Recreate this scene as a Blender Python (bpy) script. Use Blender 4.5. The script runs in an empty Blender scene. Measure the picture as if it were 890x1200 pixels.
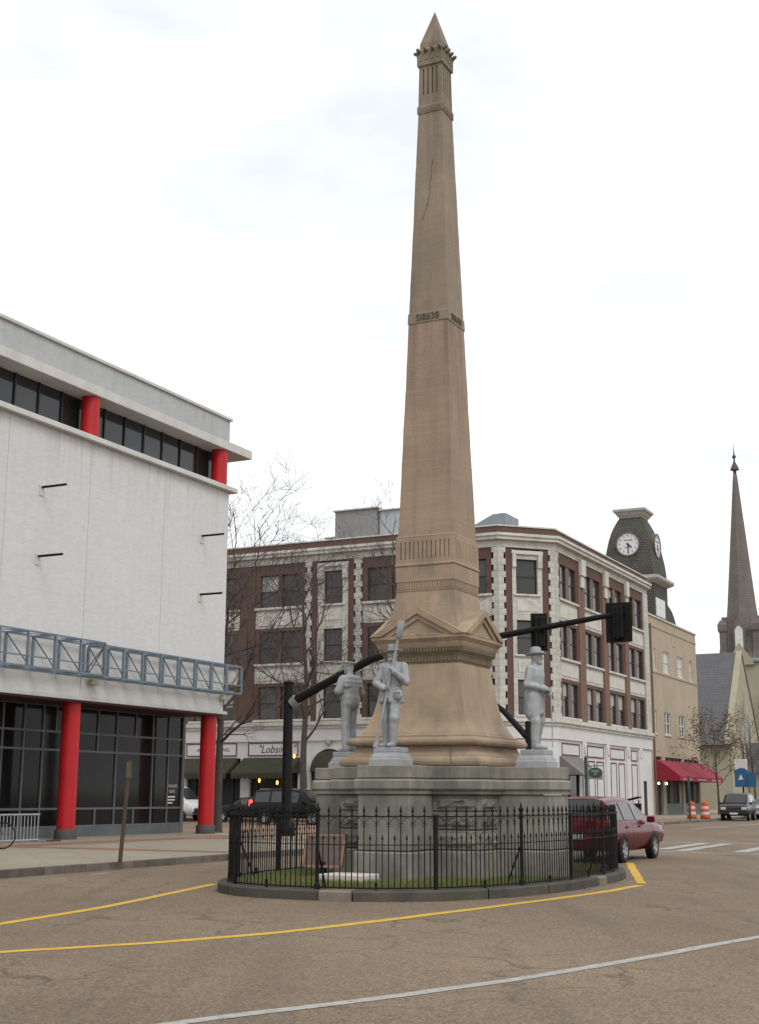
import bpy, math, random
import numpy as np
from mathutils import Vector, Matrix
D = bpy.data
S = bpy.context.scene
COL = S.collection
# ------------------------------------------------------------------ camera
CAM_H = 1.55
F_PX, PITCH, ROLL, GA = 1577.7, 0.207406, 0.00401, 0.46156   # GA: heading of the street grid
Rr = np.array([1.0, 0, 0]); Uu = np.array([0, -math.sin(PITCH), math.cos(PITCH)]); Ff = np.array([0, math.cos(PITCH), math.sin(PITCH)])
right = math.cos(ROLL)*Rr + math.sin(ROLL)*Uu
up = -math.sin(ROLL)*Rr + math.cos(ROLL)*Uu
cd = D.cameras.new('camera'); cam = D.objects.new('camera', cd); COL.objects.link(cam)
cd.sensor_fit = 'VERTICAL'; cd.sensor_height = 36.0; cd.lens = F_PX/1200*36.0
cd.clip_start = 0.1; cd.clip_end = 4000
M = Matrix.Identity(4)
for i in range(3):
    M[i][0] = right[i]; M[i][1] = up[i]; M[i][2] = -Ff[i]
M[2][3] = CAM_H
cam.matrix_world = M
S.camera = cam
# ------------------------------------------------------------------ overcast sky and sun
SUN_EL, SUN_AZ = math.radians(50), math.radians(152)      # azimuth clockwise from +Y (camera heading)
w = D.worlds.new('World'); S.world = w; w.use_nodes = True
nt = w.node_tree; nt.nodes.clear()
out = nt.nodes.new('ShaderNodeOutputWorld')
sky = nt.nodes.new('ShaderNodeTexSky'); sky.sky_type = 'NISHITA'; sky.sun_disc = False
sky.sun_elevation = SUN_EL; sky.sun_rotation = SUN_AZ
b1 = nt.nodes.new('ShaderNodeBackground'); b1.inputs[1].default_value = 0.12
nt.links.new(sky.outputs[0], b1.inputs[0])
tc = nt.nodes.new('ShaderNodeTexCoord'); mp = nt.nodes.new('ShaderNodeMapping'); mp.inputs['Scale'].default_value = (1.2, 1.2, 2.6)
nt.links.new(tc.outputs['Generated'], mp.inputs[0])
nz = nt.nodes.new('ShaderNodeTexNoise'); nz.inputs['Scale'].default_value = 2.3; nz.inputs['Detail'].default_value = 5; nz.inputs['Roughness'].default_value = 0.55
nt.links.new(mp.outputs[0], nz.inputs['Vector'])
rp = nt.nodes.new('ShaderNodeValToRGB')
rp.color_ramp.elements[0].position = 0.36; rp.color_ramp.elements[0].color = (0.735, 0.78, 0.80, 1)
rp.color_ramp.elements[1].position = 0.56; rp.color_ramp.elements[1].color = (1, 1, 1, 1)
nt.links.new(nz.outputs[0], rp.inputs[0])
b2 = nt.nodes.new('ShaderNodeBackground'); b2.inputs[1].default_value = 1.28
nt.links.new(rp.outputs[0], b2.inputs[0])
mx = nt.nodes.new('ShaderNodeMixShader'); mx.inputs[0].default_value = 0.93
nt.links.new(b1.outputs[0], mx.inputs[1]); nt.links.new(b2.outputs[0], mx.inputs[2]); nt.links.new(mx.outputs[0], out.inputs[0])
sd = D.lights.new('sun', 'SUN'); sd.energy = 1.5; sd.angle = math.radians(26); sd.color = (1.0, 0.97, 0.92)
sun = D.objects.new('sun', sd); COL.objects.link(sun)
sdir = Vector((math.sin(SUN_AZ)*math.cos(SUN_EL), math.cos(SUN_AZ)*math.cos(SUN_EL), math.sin(SUN_EL)))
sun.rotation_euler = sdir.to_track_quat('Z', 'Y').to_euler()
sun.location = (0, -20, 60)
S.view_settings.view_transform = 'Standard'; S.view_settings.look = 'None'
S.view_settings.exposure = 0.0; S.view_settings.gamma = 1.0; S.view_settings.use_curve_mapping = False
# ------------------------------------------------------------------ helpers
UD = Vector((math.sin(GA), math.cos(GA), 0)); VD = Vector((math.cos(GA), -math.sin(GA), 0))
def W(v, u, z=0.0):                     # street-grid coordinates to the world
    p = UD*u + VD*v; return Vector((p.x, p.y, z))
def ray(px, py): return Ff*F_PX + right*(px-445) + up*(600-py)
def ground(px, py, z=0.0):              # the ground point under a photo pixel, as (v, u)
    d = ray(px, py); t = (z-CAM_H)/d[2]; p = Vector((d[0]*t, d[1]*t, 0)); return (p.dot(VD), p.dot(UD))
def on_u(px, py, u):
    d = ray(px, py); t = u/(d[0]*UD.x+d[1]*UD.y); return ((d[0]*VD.x+d[1]*VD.y)*t, d[2]*t+CAM_H)

class MB:
    def __init__(s): s.v = []; s.f = []
    def add(s, vs, fs):
        o = len(s.v); s.v.extend([tuple(p) for p in vs]); s.f.extend([tuple(i+o for i in f) for f in fs]); return s
    def box(s, x0, x1, y0, y1, z0, z1, c=0.0):
        if c <= 0:
            return s.add([(x0,y0,z0),(x1,y0,z0),(x1,y1,z0),(x0,y1,z0),(x0,y0,z1),(x1,y0,z1),(x1,y1,z1),(x0,y1,z1)],
                         [(0,3,2,1),(4,5,6,7),(0,1,5,4),(1,2,6,5),(2,3,7,6),(3,0,4,7)])
        vs = []; 
        for z, k in ((z0, c), (z0+c, 0), (z1-c, 0), (z1, c)):
            vs += [(x0+k+c*(k==0),y0+k,z),(x1-k-c*(k==0),y0+k,z),(x1-k,y0+k+c*(k==0),z),(x1-k,y1-k-c*(k==0),z),(x1-k-c*(k==0),y1-k,z),(x0+k+c*(k==0),y1-k,z),(x0+k,y1-k-c*(k==0),z),(x0+k,y0+k+c*(k==0),z)]
        fs = [(7,6,5,4,3,2,1,0), tuple(range(24, 32))]
        for r in range(3):
            for i in range(8): fs.append((r*8+i, r*8+(i+1)%8, r*8+8+(i+1)%8, r*8+8+i))
        return s.add(vs, fs)
    def obox(s, fr, s0, s1, n0, n1, z0, z1, c=0.0):   # a box in a facade frame (s along, n outward)
        t = MB().box(s0, s1, n0, n1, z0, z1, c)
        s.add([fr(*p) for p in t.v], t.f if fr.ok else [tuple(reversed(f)) for f in t.f]); return s
    def poly(s, fr, pts, n0, n1):                     # a polygon in (s, z) extruded from n0 to n1
        n = len(pts); vs = [fr(a, n0, z) for a, z in pts]+[fr(a, n1, z) for a, z in pts]
        fs = [tuple(range(n)), tuple(range(2*n-1, n-1, -1))]+[(i, i+n, (i+1)%n+n, (i+1)%n) for i in range(n)]
        s.add(vs, fs); return s
    def prism(s, pts, z0, z1):
        n = len(pts); a = sum(pts[i][0]*pts[(i+1)%n][1]-pts[(i+1)%n][0]*pts[i][1] for i in range(n))
        if a < 0: pts = pts[::-1]
        return s.add([(x,y,z0) for x,y in pts]+[(x,y,z1) for x,y in pts], [tuple(range(n-1,-1,-1)), tuple(range(n,2*n))]+[(i,(i+1)%n,(i+1)%n+n,i+n) for i in range(n)])
    def tube(s, pts, rad, n=6, caps=True):
        pts = [Vector(p) for p in pts]
        if not isinstance(rad, (list, tuple)): rad = [rad]*len(pts)
        rings = []; ref = None
        for i, p in enumerate(pts):
            d = (pts[min(i+1, len(pts)-1)]-pts[max(i-1, 0)]).normalized()
            if ref is None: ref = Vector((0,0,1)) if abs(d.z) < 0.9 else Vector((1,0,0))
            a = d.cross(ref)
            if a.length < 1e-4: a = d.cross(Vector((0.3,1,0.2)))
            a.normalize(); b = d.cross(a); ref = -b if False else ref
            rings.append([p+(a*math.cos(2*math.pi*k/n)+b*math.sin(2*math.pi*k/n))*rad[i] for k in range(n)])
        vs = [q for r in rings for q in r]; fs = []
        for i in range(len(pts)-1):
            for k in range(n): fs.append((i*n+k, i*n+(k+1)%n, (i+1)*n+(k+1)%n, (i+1)*n+k))
        if caps: fs += [tuple(range(n-1,-1,-1)), tuple(range((len(pts)-1)*n, len(pts)*n))]
        return s.add(vs, fs)
    def lathe(s, prof, n=16, cx=0, cy=0):
        vs = [(cx+r*math.cos(2*math.pi*k/n), cy+r*math.sin(2*math.pi*k/n), z) for r, z in prof for k in range(n)]
        fs = [(i*n+k, i*n+(k+1)%n, (i+1)*n+(k+1)%n, (i+1)*n+k) for i in range(len(prof)-1) for k in range(n)]
        fs += [tuple(range(n-1,-1,-1)), tuple(range((len(prof)-1)*n, len(prof)*n))]
        return s.add(vs, fs)
    def sq(s, prof, cx=0, cy=0):                      # square loft, prof = [(half, z)]
        vs = []; 
        for h, z in prof: vs += [(cx-h,cy-h,z),(cx+h,cy-h,z),(cx+h,cy+h,z),(cx-h,cy+h,z)]
        n = len(prof); fs = [(3,2,1,0), (4*n-4,4*n-3,4*n-2,4*n-1)]
        for i in range(n-1):
            for k in range(4): fs.append((i*4+k, i*4+(k+1)%4, i*4+4+(k+1)%4, i*4+4+k))
        return s.add(vs, fs)
    def mesh(s, name, mat=None, smooth=0):
        me = D.meshes.new(name); me.from_pydata(s.v, [], s.f)
        if mat: me.materials.append(mat)
        if smooth:
            me.polygons.foreach_set('use_smooth', [True]*len(me.polygons)); me.set_sharp_from_angle(angle=math.radians(smooth))
        me.update(); return me
    def build(s, name, mat, parent=None, smooth=0): return obj(name, s.mesh(name, mat, smooth), parent)
def obj(name, me, parent=None, loc=None, rz=0.0):
    o = D.objects.new(name, me); COL.objects.link(o)
    if parent is not None: o.parent = parent
    if loc is not None: o.location = loc
    if rz: o.rotation_euler = (0, 0, rz)
    return o
def tag(o, label=None, cat=None, group=None, kind=None):
    for k, x in (('label', label), ('category', cat), ('group', group), ('kind', kind)):
        if x: o[k] = x
    return o
def thing(name, label, cat, v, u, z=0.0, rz=0.0, group=None):   # an Empty at the thing's base, turned to the street grid
    o = obj(name, None, None, W(v, u, z), -GA+rz); o.empty_display_size = 0.3
    return tag(o, label, cat, group)
def copy_tree(o, parent=None):
    c = o.copy(); COL.objects.link(c); c.parent = parent
    for ch in o.children: copy_tree(ch, c)
    return c
class Fr:                                             # facade frame: origin, unit direction along, unit direction outward
    def __init__(s, o, a, b): s.o, s.a, s.b = o, a, b; s.ok = (a[0]*b[1]-a[1]*b[0]) > 0
    def __call__(s, x, n, z): return (s.o[0]+s.a[0]*x+s.b[0]*n, s.o[1]+s.a[1]*x+s.b[1]*n, z)
def text_mesh(t, size, mat, ext=0.004, shear=0.0, sx=1.0):     # lettering lying in x-z, facing -y
    c = D.curves.new('lettering', 'FONT'); c.body = t; c.size = size; c.align_x = 'CENTER'; c.align_y = 'CENTER'; c.extrude = ext; c.shear = shear; c.resolution_u = 2
    o = D.objects.new('lettering', c); COL.objects.link(o)
    me = D.meshes.new_from_object(o.evaluated_get(bpy.context.evaluated_depsgraph_get()))
    D.objects.remove(o); D.curves.remove(c)
    me.transform(Matrix.Rotation(math.pi/2, 4, 'X') @ Matrix.Diagonal((sx, 1, 1, 1)))
    me.materials.clear(); me.materials.append(mat); me.name = 'lettering'
    return me
# ------------------------------------------------------------------ materials
MATS = {}
def mat(name, c, c2=None, scale=3.0, rough=0.8, bump=0.0, bscale=40.0, metal=0.0, stain=None, stain_scale=0.6, streak=0.0, brick=None, spec=0.4, emit=None, vary=0.0, coat=0.0, drip=None):
    if name in MATS: return MATS[name]
    m = D.materials.new(name); m.use_nodes = True; n = m.node_tree.nodes; l = m.node_tree.links
    p = n['Principled BSDF']; p.inputs['Roughness'].default_value = rough; p.inputs['Metallic'].default_value = metal
    p.inputs['Specular IOR Level'].default_value = spec; p.inputs['Coat Weight'].default_value = coat
    t = n.new('ShaderNodeTexCoord'); co = t.outputs['Object']
    def rgb(c): return (c[0], c[1], c[2], 1)
    def mixc(f, a, b, mode='MIX'):
        x = n.new('ShaderNodeMix'); x.data_type = 'RGBA'; x.blend_type = mode
        for s_, val in ((x.inputs['Factor'], f), (x.inputs[6], a), (x.inputs[7], b)):
            if hasattr(val, 'is_output') or hasattr(val, 'links'): l.new(val, s_)
            else: s_.default_value = val
        return x.outputs[2]
    def noise(sc, det=4, vec=None, lo=0.35, hi=0.65, rg=0.6):
        x = n.new('ShaderNodeTexNoise'); x.inputs['Scale'].default_value = sc; x.inputs['Detail'].default_value = det; x.inputs['Roughness'].default_value = rg
        l.new(vec or co, x.inputs['Vector'])
        r = n.new('ShaderNodeMapRange'); r.inputs[1].default_value = lo; r.inputs[2].default_value = hi; l.new(x.outputs[0], r.inputs[0]); return r.outputs[0]
    col = None
    c2 = c2 or tuple(x*0.82 for x in c)
    col = mixc(noise(scale), rgb(c2), rgb(c)); hgt = None
    if brick:
        bw, bh, mortar, alongs = brick
        mpn = n.new('ShaderNodeMapping'); l.new(co, mpn.inputs[0])
        sw = n.new('ShaderNodeSeparateXYZ'); l.new(co, sw.inputs[0]); ad = n.new('ShaderNodeMath'); ad.operation = 'ADD'; l.new(sw.outputs[0], ad.inputs[0]); l.new(sw.outputs[1], ad.inputs[1])
        cb = n.new('ShaderNodeCombineXYZ'); l.new(ad.outputs[0], cb.inputs[0]); l.new(sw.outputs[2], cb.inputs[1])
        bk = n.new('ShaderNodeTexBrick'); l.new(cb.outputs[0], bk.inputs['Vector']); bk.inputs['Scale'].default_value = 1.0
        bk.inputs['Brick Width'].default_value = bw; bk.inputs['Row Height'].default_value = bh; bk.inputs['Mortar Size'].default_value = alongs
        l.new(col, bk.inputs['Color1']); bk.inputs['Mortar'].default_value = rgb(mortar)
        dk = mixc(0.3, col, (c2[0]*0.7, c2[1]*0.7, c2[2]*0.7, 1)); l.new(dk, bk.inputs['Color2'])
        col = bk.outputs['Color']; hgt = bk.outputs['Fac']
    if stain: col = mixc(noise(stain_scale, 5, None, 0.5, 0.75), col, rgb(stain))
    if streak:
        mpn = n.new('ShaderNodeMapping'); mpn.inputs['Scale'].default_value = (1, 1, 0.06); l.new(co, mpn.inputs[0])
        f = noise(5.0, 5, mpn.outputs[0], 0.45, 0.75); fm = n.new('ShaderNodeMath'); fm.operation = 'MULTIPLY'; l.new(f, fm.inputs[0]); fm.inputs[1].default_value = streak
        col = mixc(fm.outputs[0], col, rgb(tuple(x*0.45 for x in c)))
    if drip:                               # rain runs below a ledge: (height of the ledge, length, strength)
        mpn = n.new('ShaderNodeMapping'); mpn.inputs['Scale'].default_value = (1, 1, 0.05); l.new(co, mpn.inputs[0]); f = noise(4.0, 6, mpn.outputs[0], 0.46, 0.72)
        sz = n.new('ShaderNodeSeparateXYZ'); l.new(co, sz.inputs[0]); rr_ = n.new('ShaderNodeMapRange'); rr_.inputs[1].default_value = drip[0]-drip[1]; rr_.inputs[2].default_value = drip[0]; l.new(sz.outputs[2], rr_.inputs[0])
        fm = n.new('ShaderNodeMath'); fm.operation = 'MULTIPLY'; l.new(f, fm.inputs[0]); l.new(rr_.outputs[0], fm.inputs[1]); f2 = n.new('ShaderNodeMath'); f2.operation = 'MULTIPLY'; l.new(fm.outputs[0], f2.inputs[0]); f2.inputs[1].default_value = drip[2]
        col = mixc(f2.outputs[0], col, rgb(tuple(x*0.4 for x in c)))
    if vary:
        oi = n.new('ShaderNodeObjectInfo'); r = n.new('ShaderNodeMapRange'); r.inputs[3].default_value = 1-vary; r.inputs[4].default_value = 1+vary; l.new(oi.outputs['Random'], r.inputs[0])
        hs = n.new('ShaderNodeHueSaturation'); l.new(r.outputs[0], hs.inputs['Value']); l.new(col, hs.inputs['Color']); col = hs.outputs[0]
    l.new(col, p.inputs['Base Color'])
    if bump:
        x = n.new('ShaderNodeTexNoise'); x.inputs['Scale'].default_value = bscale; x.inputs['Detail'].default_value = 5; l.new(co, x.inputs['Vector'])
        b = n.new('ShaderNodeBump'); b.inputs['Strength'].default_value = bump; b.inputs['Distance'].default_value = 0.02; l.new(x.outputs[0], b.inputs['Height'])
        if hgt is not None:
            b2 = n.new('ShaderNodeBump'); b2.invert = True; b2.inputs['Strength'].default_value = 0.6; b2.inputs['Distance'].default_value = 0.01; l.new(hgt, b2.inputs['Height']); l.new(b2.outputs[0], b.inputs['Normal'])
        l.new(b.outputs[0], p.inputs['Normal'])
    if emit:
        p.inputs['Emission Color'].default_value = rgb(emit[0]); p.inputs['Emission Strength'].default_value = emit[1]
    MATS[name] = m; return m
sandstone = mat('sandstone', (0.378,0.283,0.195), (0.292,0.223,0.158), 1.3, 0.9, 0.35, 30, stain=(0.2,0.165,0.12), stain_scale=1.1, streak=0.4)
sandstone_up = mat('weathered_sandstone', (0.28,0.22,0.162), (0.22,0.178,0.136), 0.9, 0.9, 0.3, 30, stain=(0.15,0.135,0.105), stain_scale=0.5, streak=0.45, drip=(15.36, 1.8, 0.7))
sandstone_mid = mat('pink_sandstone', (0.34,0.248,0.178), (0.27,0.202,0.149), 0.7, 0.9, 0.3, 30, stain=(0.215,0.165,0.12), stain_scale=0.6, streak=0.45, drip=(10.75, 1.6, 0.8))
sandstone_dark = mat('dark_sandstone', (0.235,0.185,0.122), (0.165,0.135,0.092), 2.0, 0.92, 0.35, 30, stain=(0.10,0.085,0.06), stain_scale=2.0, streak=0.5)  # darker stone tone for the frieze, dentils and cornice bed
granite = mat('granite', (0.265,0.252,0.212), (0.185,0.177,0.15), 2.0, 0.85, 0.3, 60, stain=(0.135,0.128,0.108), stain_scale=1.4, streak=0.45, vary=0.14, drip=(1.57, 0.7, 0.7))
rockface = mat('rock_faced_granite', (0.23,0.217,0.18), (0.14,0.133,0.11), 5.0, 0.9, 0.8, 22, stain=(0.08,0.077,0.06), stain_scale=2.5, vary=0.12)
statue_m = mat('white_bronze', (0.355,0.367,0.38), (0.285,0.297,0.307), 3.0, 0.6, 0.15, 60, streak=0.5, stain=(0.215,0.222,0.226), stain_scale=3.0)
iron = mat('black_iron', (0.008,0.008,0.009), (0.014,0.013,0.013), 8, 0.6, 0.1, 60, spec=0.15)
crackm = mat('crack_dark', (0.10,0.08,0.065), rough=0.95)
asphalt_c = None
# ------------------------------------------------------------------ ground
def road_mat():
    m = D.materials.new('worn_asphalt'); m.use_nodes = True; n = m.node_tree.nodes; l = m.node_tree.links; p = n['Principled BSDF']
    p.inputs['Roughness'].default_value = 0.88; p.inputs['Specular IOR Level'].default_value = 0.3
    t = n.new('ShaderNodeTexCoord'); co = t.outputs['Object']
    def noise(sc, det, lo, hi, vec=None, rg=0.6):
        x = n.new('ShaderNodeTexNoise'); x.inputs['Scale'].default_value = sc; x.inputs['Detail'].default_value = det; x.inputs['Roughness'].default_value = rg; l.new(vec or co, x.inputs['Vector'])
        r = n.new('ShaderNodeMapRange'); r.inputs[1].default_value = lo; r.inputs[2].default_value = hi; l.new(x.outputs[0], r.inputs[0]); return r.outputs[0], x
    def mix(f, a, b, mode='MIX'):
        x = n.new('ShaderNodeMix'); x.data_type = 'RGBA'; x.blend_type = mode
        for s_, val in ((x.inputs['Factor'], f), (x.inputs[6], a), (x.inputs[7], b)):
            if hasattr(val, 'is_output'): l.new(val, s_)
            else: s_.default_value = val
        return x.outputs[2]
    big, _ = noise(0.11, 4, 0.35, 0.68)
    col = mix(big, (0.150,0.112,0.079,1), (0.220,0.166,0.116,1))
    mpn = n.new('ShaderNodeMapping'); mpn.inputs['Rotation'].default_value = (0, 0, GA-0.35); mpn.inputs['Scale'].default_value = (0.9, 0.06, 1); l.new(co, mpn.inputs[0])
    st, _ = noise(1.0, 5, 0.52, 0.8, mpn.outputs[0])
    sm = n.new('ShaderNodeMath'); sm.operation = 'MULTIPLY'; sm.inputs[1].default_value = 0.75; l.new(st, sm.inputs[0])
    col = mix(sm.outputs[0], col, (0.085,0.078,0.068,1))
    sp, spn = noise(38, 6, 0.3, 0.72, None, 0.8)
    spm = mix(sp, (0.36,0.36,0.37,1), (1.62,1.6,1.54,1)); col = mix(1.0, col, spm, 'MULTIPLY')
    # cracks, only in some areas
    wp = n.new('ShaderNodeTexNoise'); wp.inputs['Scale'].default_value = 1.3; wp.inputs['Detail'].default_value = 6; l.new(co, wp.inputs['Vector'])
    wv = n.new('ShaderNodeMix'); wv.data_type = 'RGBA'; wv.blend_type = 'LINEAR_LIGHT'; wv.inputs['Factor'].default_value = 0.55; l.new(co, wv.inputs[6]); l.new(wp.outputs['Color'], wv.inputs[7])
    vo = n.new('ShaderNodeTexVoronoi'); vo.feature = 'DISTANCE_TO_EDGE'; vo.inputs['Scale'].default_value = 0.75; l.new(wv.outputs[2], vo.inputs['Vector'])
    cr = n.new('ShaderNodeMapRange'); cr.inputs[1].default_value = 0.0; cr.inputs[2].default_value = 0.03; cr.inputs[3].default_value = 1; cr.inputs[4].default_value = 0; l.new(vo.outputs['Distance'], cr.inputs[0])
    ar, _ = noise(0.22, 4, 0.44, 0.56)
    cm = n.new('ShaderNodeMath'); cm.operation = 'MULTIPLY'; l.new(cr.outputs[0], cm.inputs[0]); l.new(ar, cm.inputs[1])
    cm2 = n.new('ShaderNodeMath'); cm2.operation = 'MULTIPLY'; l.new(cm.outputs[0], cm2.inputs[0]); cm2.inputs[1].default_value = 0.7
    col = mix(cm2.outputs[0], col, (0.045,0.04,0.035,1))
    vg = n.new('ShaderNodeTexVoronoi'); vg.inputs['Scale'].default_value = 42; l.new(co, vg.inputs['Vector']); bw = n.new('ShaderNodeRGBToBW'); l.new(vg.outputs['Color'], bw.inputs[0]); gr_ = n.new('ShaderNodeMapRange'); gr_.inputs[1].default_value = 0.2; gr_.inputs[2].default_value = 0.8; l.new(bw.outputs[0], gr_.inputs[0]); col = mix(1.0, col, mix(gr_.outputs[0], (0.72,0.72,0.74,1), (1.28,1.26,1.22,1)), 'MULTIPLY')
    fs_, _ = noise(160, 3, 0.35, 0.65); col = mix(1.0, col, mix(fs_, (0.7,0.7,0.7,1), (1.3,1.3,1.28,1)), 'MULTIPLY')
    bs, _ = noise(0.8, 3, 0.68, 0.72); col = mix(bs, col, (0.11,0.105,0.1,1))
    l.new(col, p.inputs['Base Color'])
    b = n.new('ShaderNodeBump'); b.inputs['Strength'].default_value = 0.35; b.inputs['Distance'].default_value = 0.01; l.new(spn.outputs[0], b.inputs['Height']); l.new(b.outputs[0], p.inputs['Normal'])
    return m
asphalt = road_mat()
g = MB().add([(-1500,-300,0),(1500,-300,0),(1500,2500,0),(-1500,2500,0)], [(0,1,2,3)]).build('road', asphalt); tag(g, kind='structure')
concrete = mat('pavement_concrete', (0.30,0.265,0.20), (0.245,0.215,0.165), 0.7, 0.9, 0.15, 30, stain=(0.24,0.165,0.12), stain_scale=0.35, brick=(1.5, 1.5, (0.16,0.14,0.11), 0.012))
kerbm = mat('kerb_stone', (0.17,0.135,0.115), (0.10,0.085,0.072), 2.5, 0.9, 0.4, 30, stain=(0.07,0.065,0.05), stain_scale=1.2, vary=0.18)
brickpave = mat('brick_paving', (0.26,0.125,0.085), (0.2,0.11,0.08), 1.2, 0.9, 0.2, 30, stain=(0.25,0.2,0.15), stain_scale=0.5)
def arc(cx, cy, r, a0, a1, n=10): return [(cx+r*math.cos(math.radians(a0+(a1-a0)*i/n)), cy+r*math.sin(math.radians(a0+(a1-a0)*i/n))) for i in range(n+1)]
kerb_lens = [1.5, 1.9, 1.3, 1.7, 1.6]
def pavement(name, edge, back):
    ro = obj(name, MB().prism(edge+back, 0.0, 0.146).mesh(name, concrete), None, (0,0,0), -GA); tag(ro, kind='structure')
    # kerb stones follow the edge
    pts = [Vector((p[0], p[1], 0)) for p in edge]; i = 0; k = 0
    cum = [0]
    for a, b in zip(pts, pts[1:]): cum.append(cum[-1]+(b-a).length)
    def at(s):
        for j in range(len(cum)-1):
            if s <= cum[j+1] or j == len(cum)-2:
                d = (pts[j+1]-pts[j]).normalized(); return pts[j]+d*(s-cum[j])
    s = 0.0; rnd = random.Random(len(edge))
    while s < cum[-1]-0.3 and k < 90:
        L = min(kerb_lens[k % 5], cum[-1]-s); a, b = at(s+0.012), at(s+L-0.012); d = (b-a).normalized(); nrm = Vector((-d.y, d.x, 0))
        if nrm.dot(Vector((-1, 0.2 if name == 'x' else 0, 0))) < 0: pass
        dz = rnd.uniform(-0.006, 0.008); in_ = INW
        a0, b0 = a-nrm*0.02*in_, b-nrm*0.02*in_; a1, b1 = a+nrm*0.16*in_, b+nrm*0.16*in_
        q = [(p.x, p.y) for p in (a0, b0, b1, a1)]
        m = MB().prism(q, -0.02, 0.15+dz)
        m.build('kerb_stone', kerbm, ro); s += L; k += 1
    return ro
INW = 1
e1 = [(-17.95, -14), (-17.95, 8), (-17.9, 20), (-18.15, 30), (-18.2, 40)]+arc(-22.2, 40, 4, 0, 90)[1:]+[(-60, 44)]
pv1 = pavement('pavement', e1, [(-120, 44), (-120, -14)])
INW = 1
e2 = [(-70, 69.5), (-26, 69.5)]+arc(-26, 75.5, 6, -90, 0)[1:]+[(-20.2, 90), (-21.5, 135)]
pv2 = pavement('pavement', e2, [(-21.5, 190), (-120, 190), (-120, 69.5)])
def sheet(name, pts, z, m, parent=None, kind='structure'):
    o = MB().add([(p[0], p[1], z) for p in pts], [tuple(range(len(pts)))]).build(name, m, parent)
    if not parent: o.rotation_euler = (0, 0, -GA)
    if kind: tag(o, kind=kind)
    return o
sheet('brick_band', [(-26.6,10),(-25.4,10),(-25.4,41),(-26.6,41)], 0.152, brickpave, pv1, None)
sheet('brick_band', [(-25.4,38),(-18.6,38),(-18.6,39.2),(-25.4,39.2)], 0.152, brickpave, pv1, None)
sheet('brick_band', [(-25.4,29),(-18.6,29),(-18.6,29.7),(-25.4,29.7)], 0.152, brickpave, pv1, None)
sheet('brick_corner', [(-24.6,70.1),(-22.3,71.2),(-20.8,73),(-20.45,76),(-20.5,89),(-23.4,89),(-23.6,77),(-25,74)], 0.152, brickpave, pv2, None)
sheet('brick_band', [(-60,71.2),(-27,71.2),(-27,73.6),(-60,73.6)], 0.152, brickpave, pv2, None)
# brick-laid crossings of the side street
sheet('brick_crossing', [(-36,45.5),(-24.5,45.5),(-21.5,58),(-24,69),(-36,69)], 0.004, mat('brick_crossing', (0.27,0.145,0.1), (0.2,0.13,0.095), 1.0, 0.9, 0.2, 30, stain=(0.2,0.165,0.125), stain_scale=0.4))
# painted lines
def paint(name, c, under, wear=0.5):
    m = mat(name, c, tuple(x*0.8 for x in c), 6, 0.8, 0.1, 40)
    n = m.node_tree.nodes; l = m.node_tree.links; p = n['Principled BSDF']; src = p.inputs['Base Color'].links[0].from_socket
    t = n.new('ShaderNodeTexCoord'); x = n.new('ShaderNodeTexNoise'); x.inputs['Scale'].default_value = 7; x.inputs['Detail'].default_value = 8; x.inputs['Roughness'].default_value = 0.75; l.new(t.outputs['Object'], x.inputs['Vector'])
    r = n.new('ShaderNodeMapRange'); r.inputs[1].default_value = wear; r.inputs[2].default_value = wear+0.14; l.new(x.outputs[0], r.inputs[0])
    mx_ = n.new('ShaderNodeMix'); mx_.data_type = 'RGBA'; l.new(r.outputs[0], mx_.inputs['Factor']); l.new(src, mx_.inputs[6]); mx_.inputs[7].default_value = (*under, 1); l.new(mx_.outputs[2], p.inputs['Base Color']); return m
yellow = paint('yellow_paint', (0.58,0.36,0.035), (0.17,0.13,0.085), 0.56)
white_p = paint('white_paint', (0.37,0.36,0.335), (0.17,0.135,0.1), 0.52)
def ribbon(name, pts, width, m, z=0.004, seg=0.5):
    P = [Vector((a, b, 0)) for a, b in pts]; Q = []
    for a, b in zip(P, P[1:]):
        k = max(1, int((b-a).length/seg)); Q += [a.lerp(b, i/k) for i in range(k)]
    Q.append(P[-1]); vs = []; fs = []; rnd = random.Random(int(width*1000)+len(Q))
    for i, q in enumerate(Q):
        d = (Q[min(i+1, len(Q)-1)]-Q[max(i-1, 0)]).normalized(); nn = Vector((-d.y, d.x, 0)); w2 = width/2
        off = rnd.uniform(-0.012, 0.012)
        vs += [q+nn*(w2+rnd.uniform(-0.01, 0.01)+off), q-nn*(w2+rnd.uniform(-0.01, 0.01)-off)]
    for i in range(len(Q)-1): fs.append((2*i, 2*i+1, 2*i+3, 2*i+2))
    o = MB().add([(p.x, p.y, z) for p in vs], fs).build(name, m); o.rotation_euler = (0, 0, -GA); return tag(o, kind='structure')
def gp(*ps): return [ground(*p) for p in ps]
def smooth_line(pts, it=2):
    for _ in range(it):
        q = [pts[0]]
        for a, b in zip(pts, pts[1:]): q += [(a[0]*.75+b[0]*.25, a[1]*.75+b[1]*.25), (a[0]*.25+b[0]*.75, a[1]*.25+b[1]*.75)]
        pts = q+[pts[-1]]
    return pts
ribbon('yellow_line', smooth_line(gp((-200,1114),(0,1083),(120,1064),(190,1049),(252,1036))), 0.17, yellow)
ribbon('yellow_line', smooth_line(gp((-200,1130),(0,1116),(200,1104),(330,1093),(440,1080),(600,1060),(700,1047),(751,1037.5))), 0.19, yellow)
ribbon('yellow_line', gp((752,1036),(745,1024),(738.5,1011.5)), 0.17, yellow, z=0.008)
ribbon('white_line', smooth_line(gp((40,1226),(200,1199),(440,1171.5),(660,1140),(890,1098),(1000,1080),(1300,1040))), 0.15, white_p)
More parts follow.
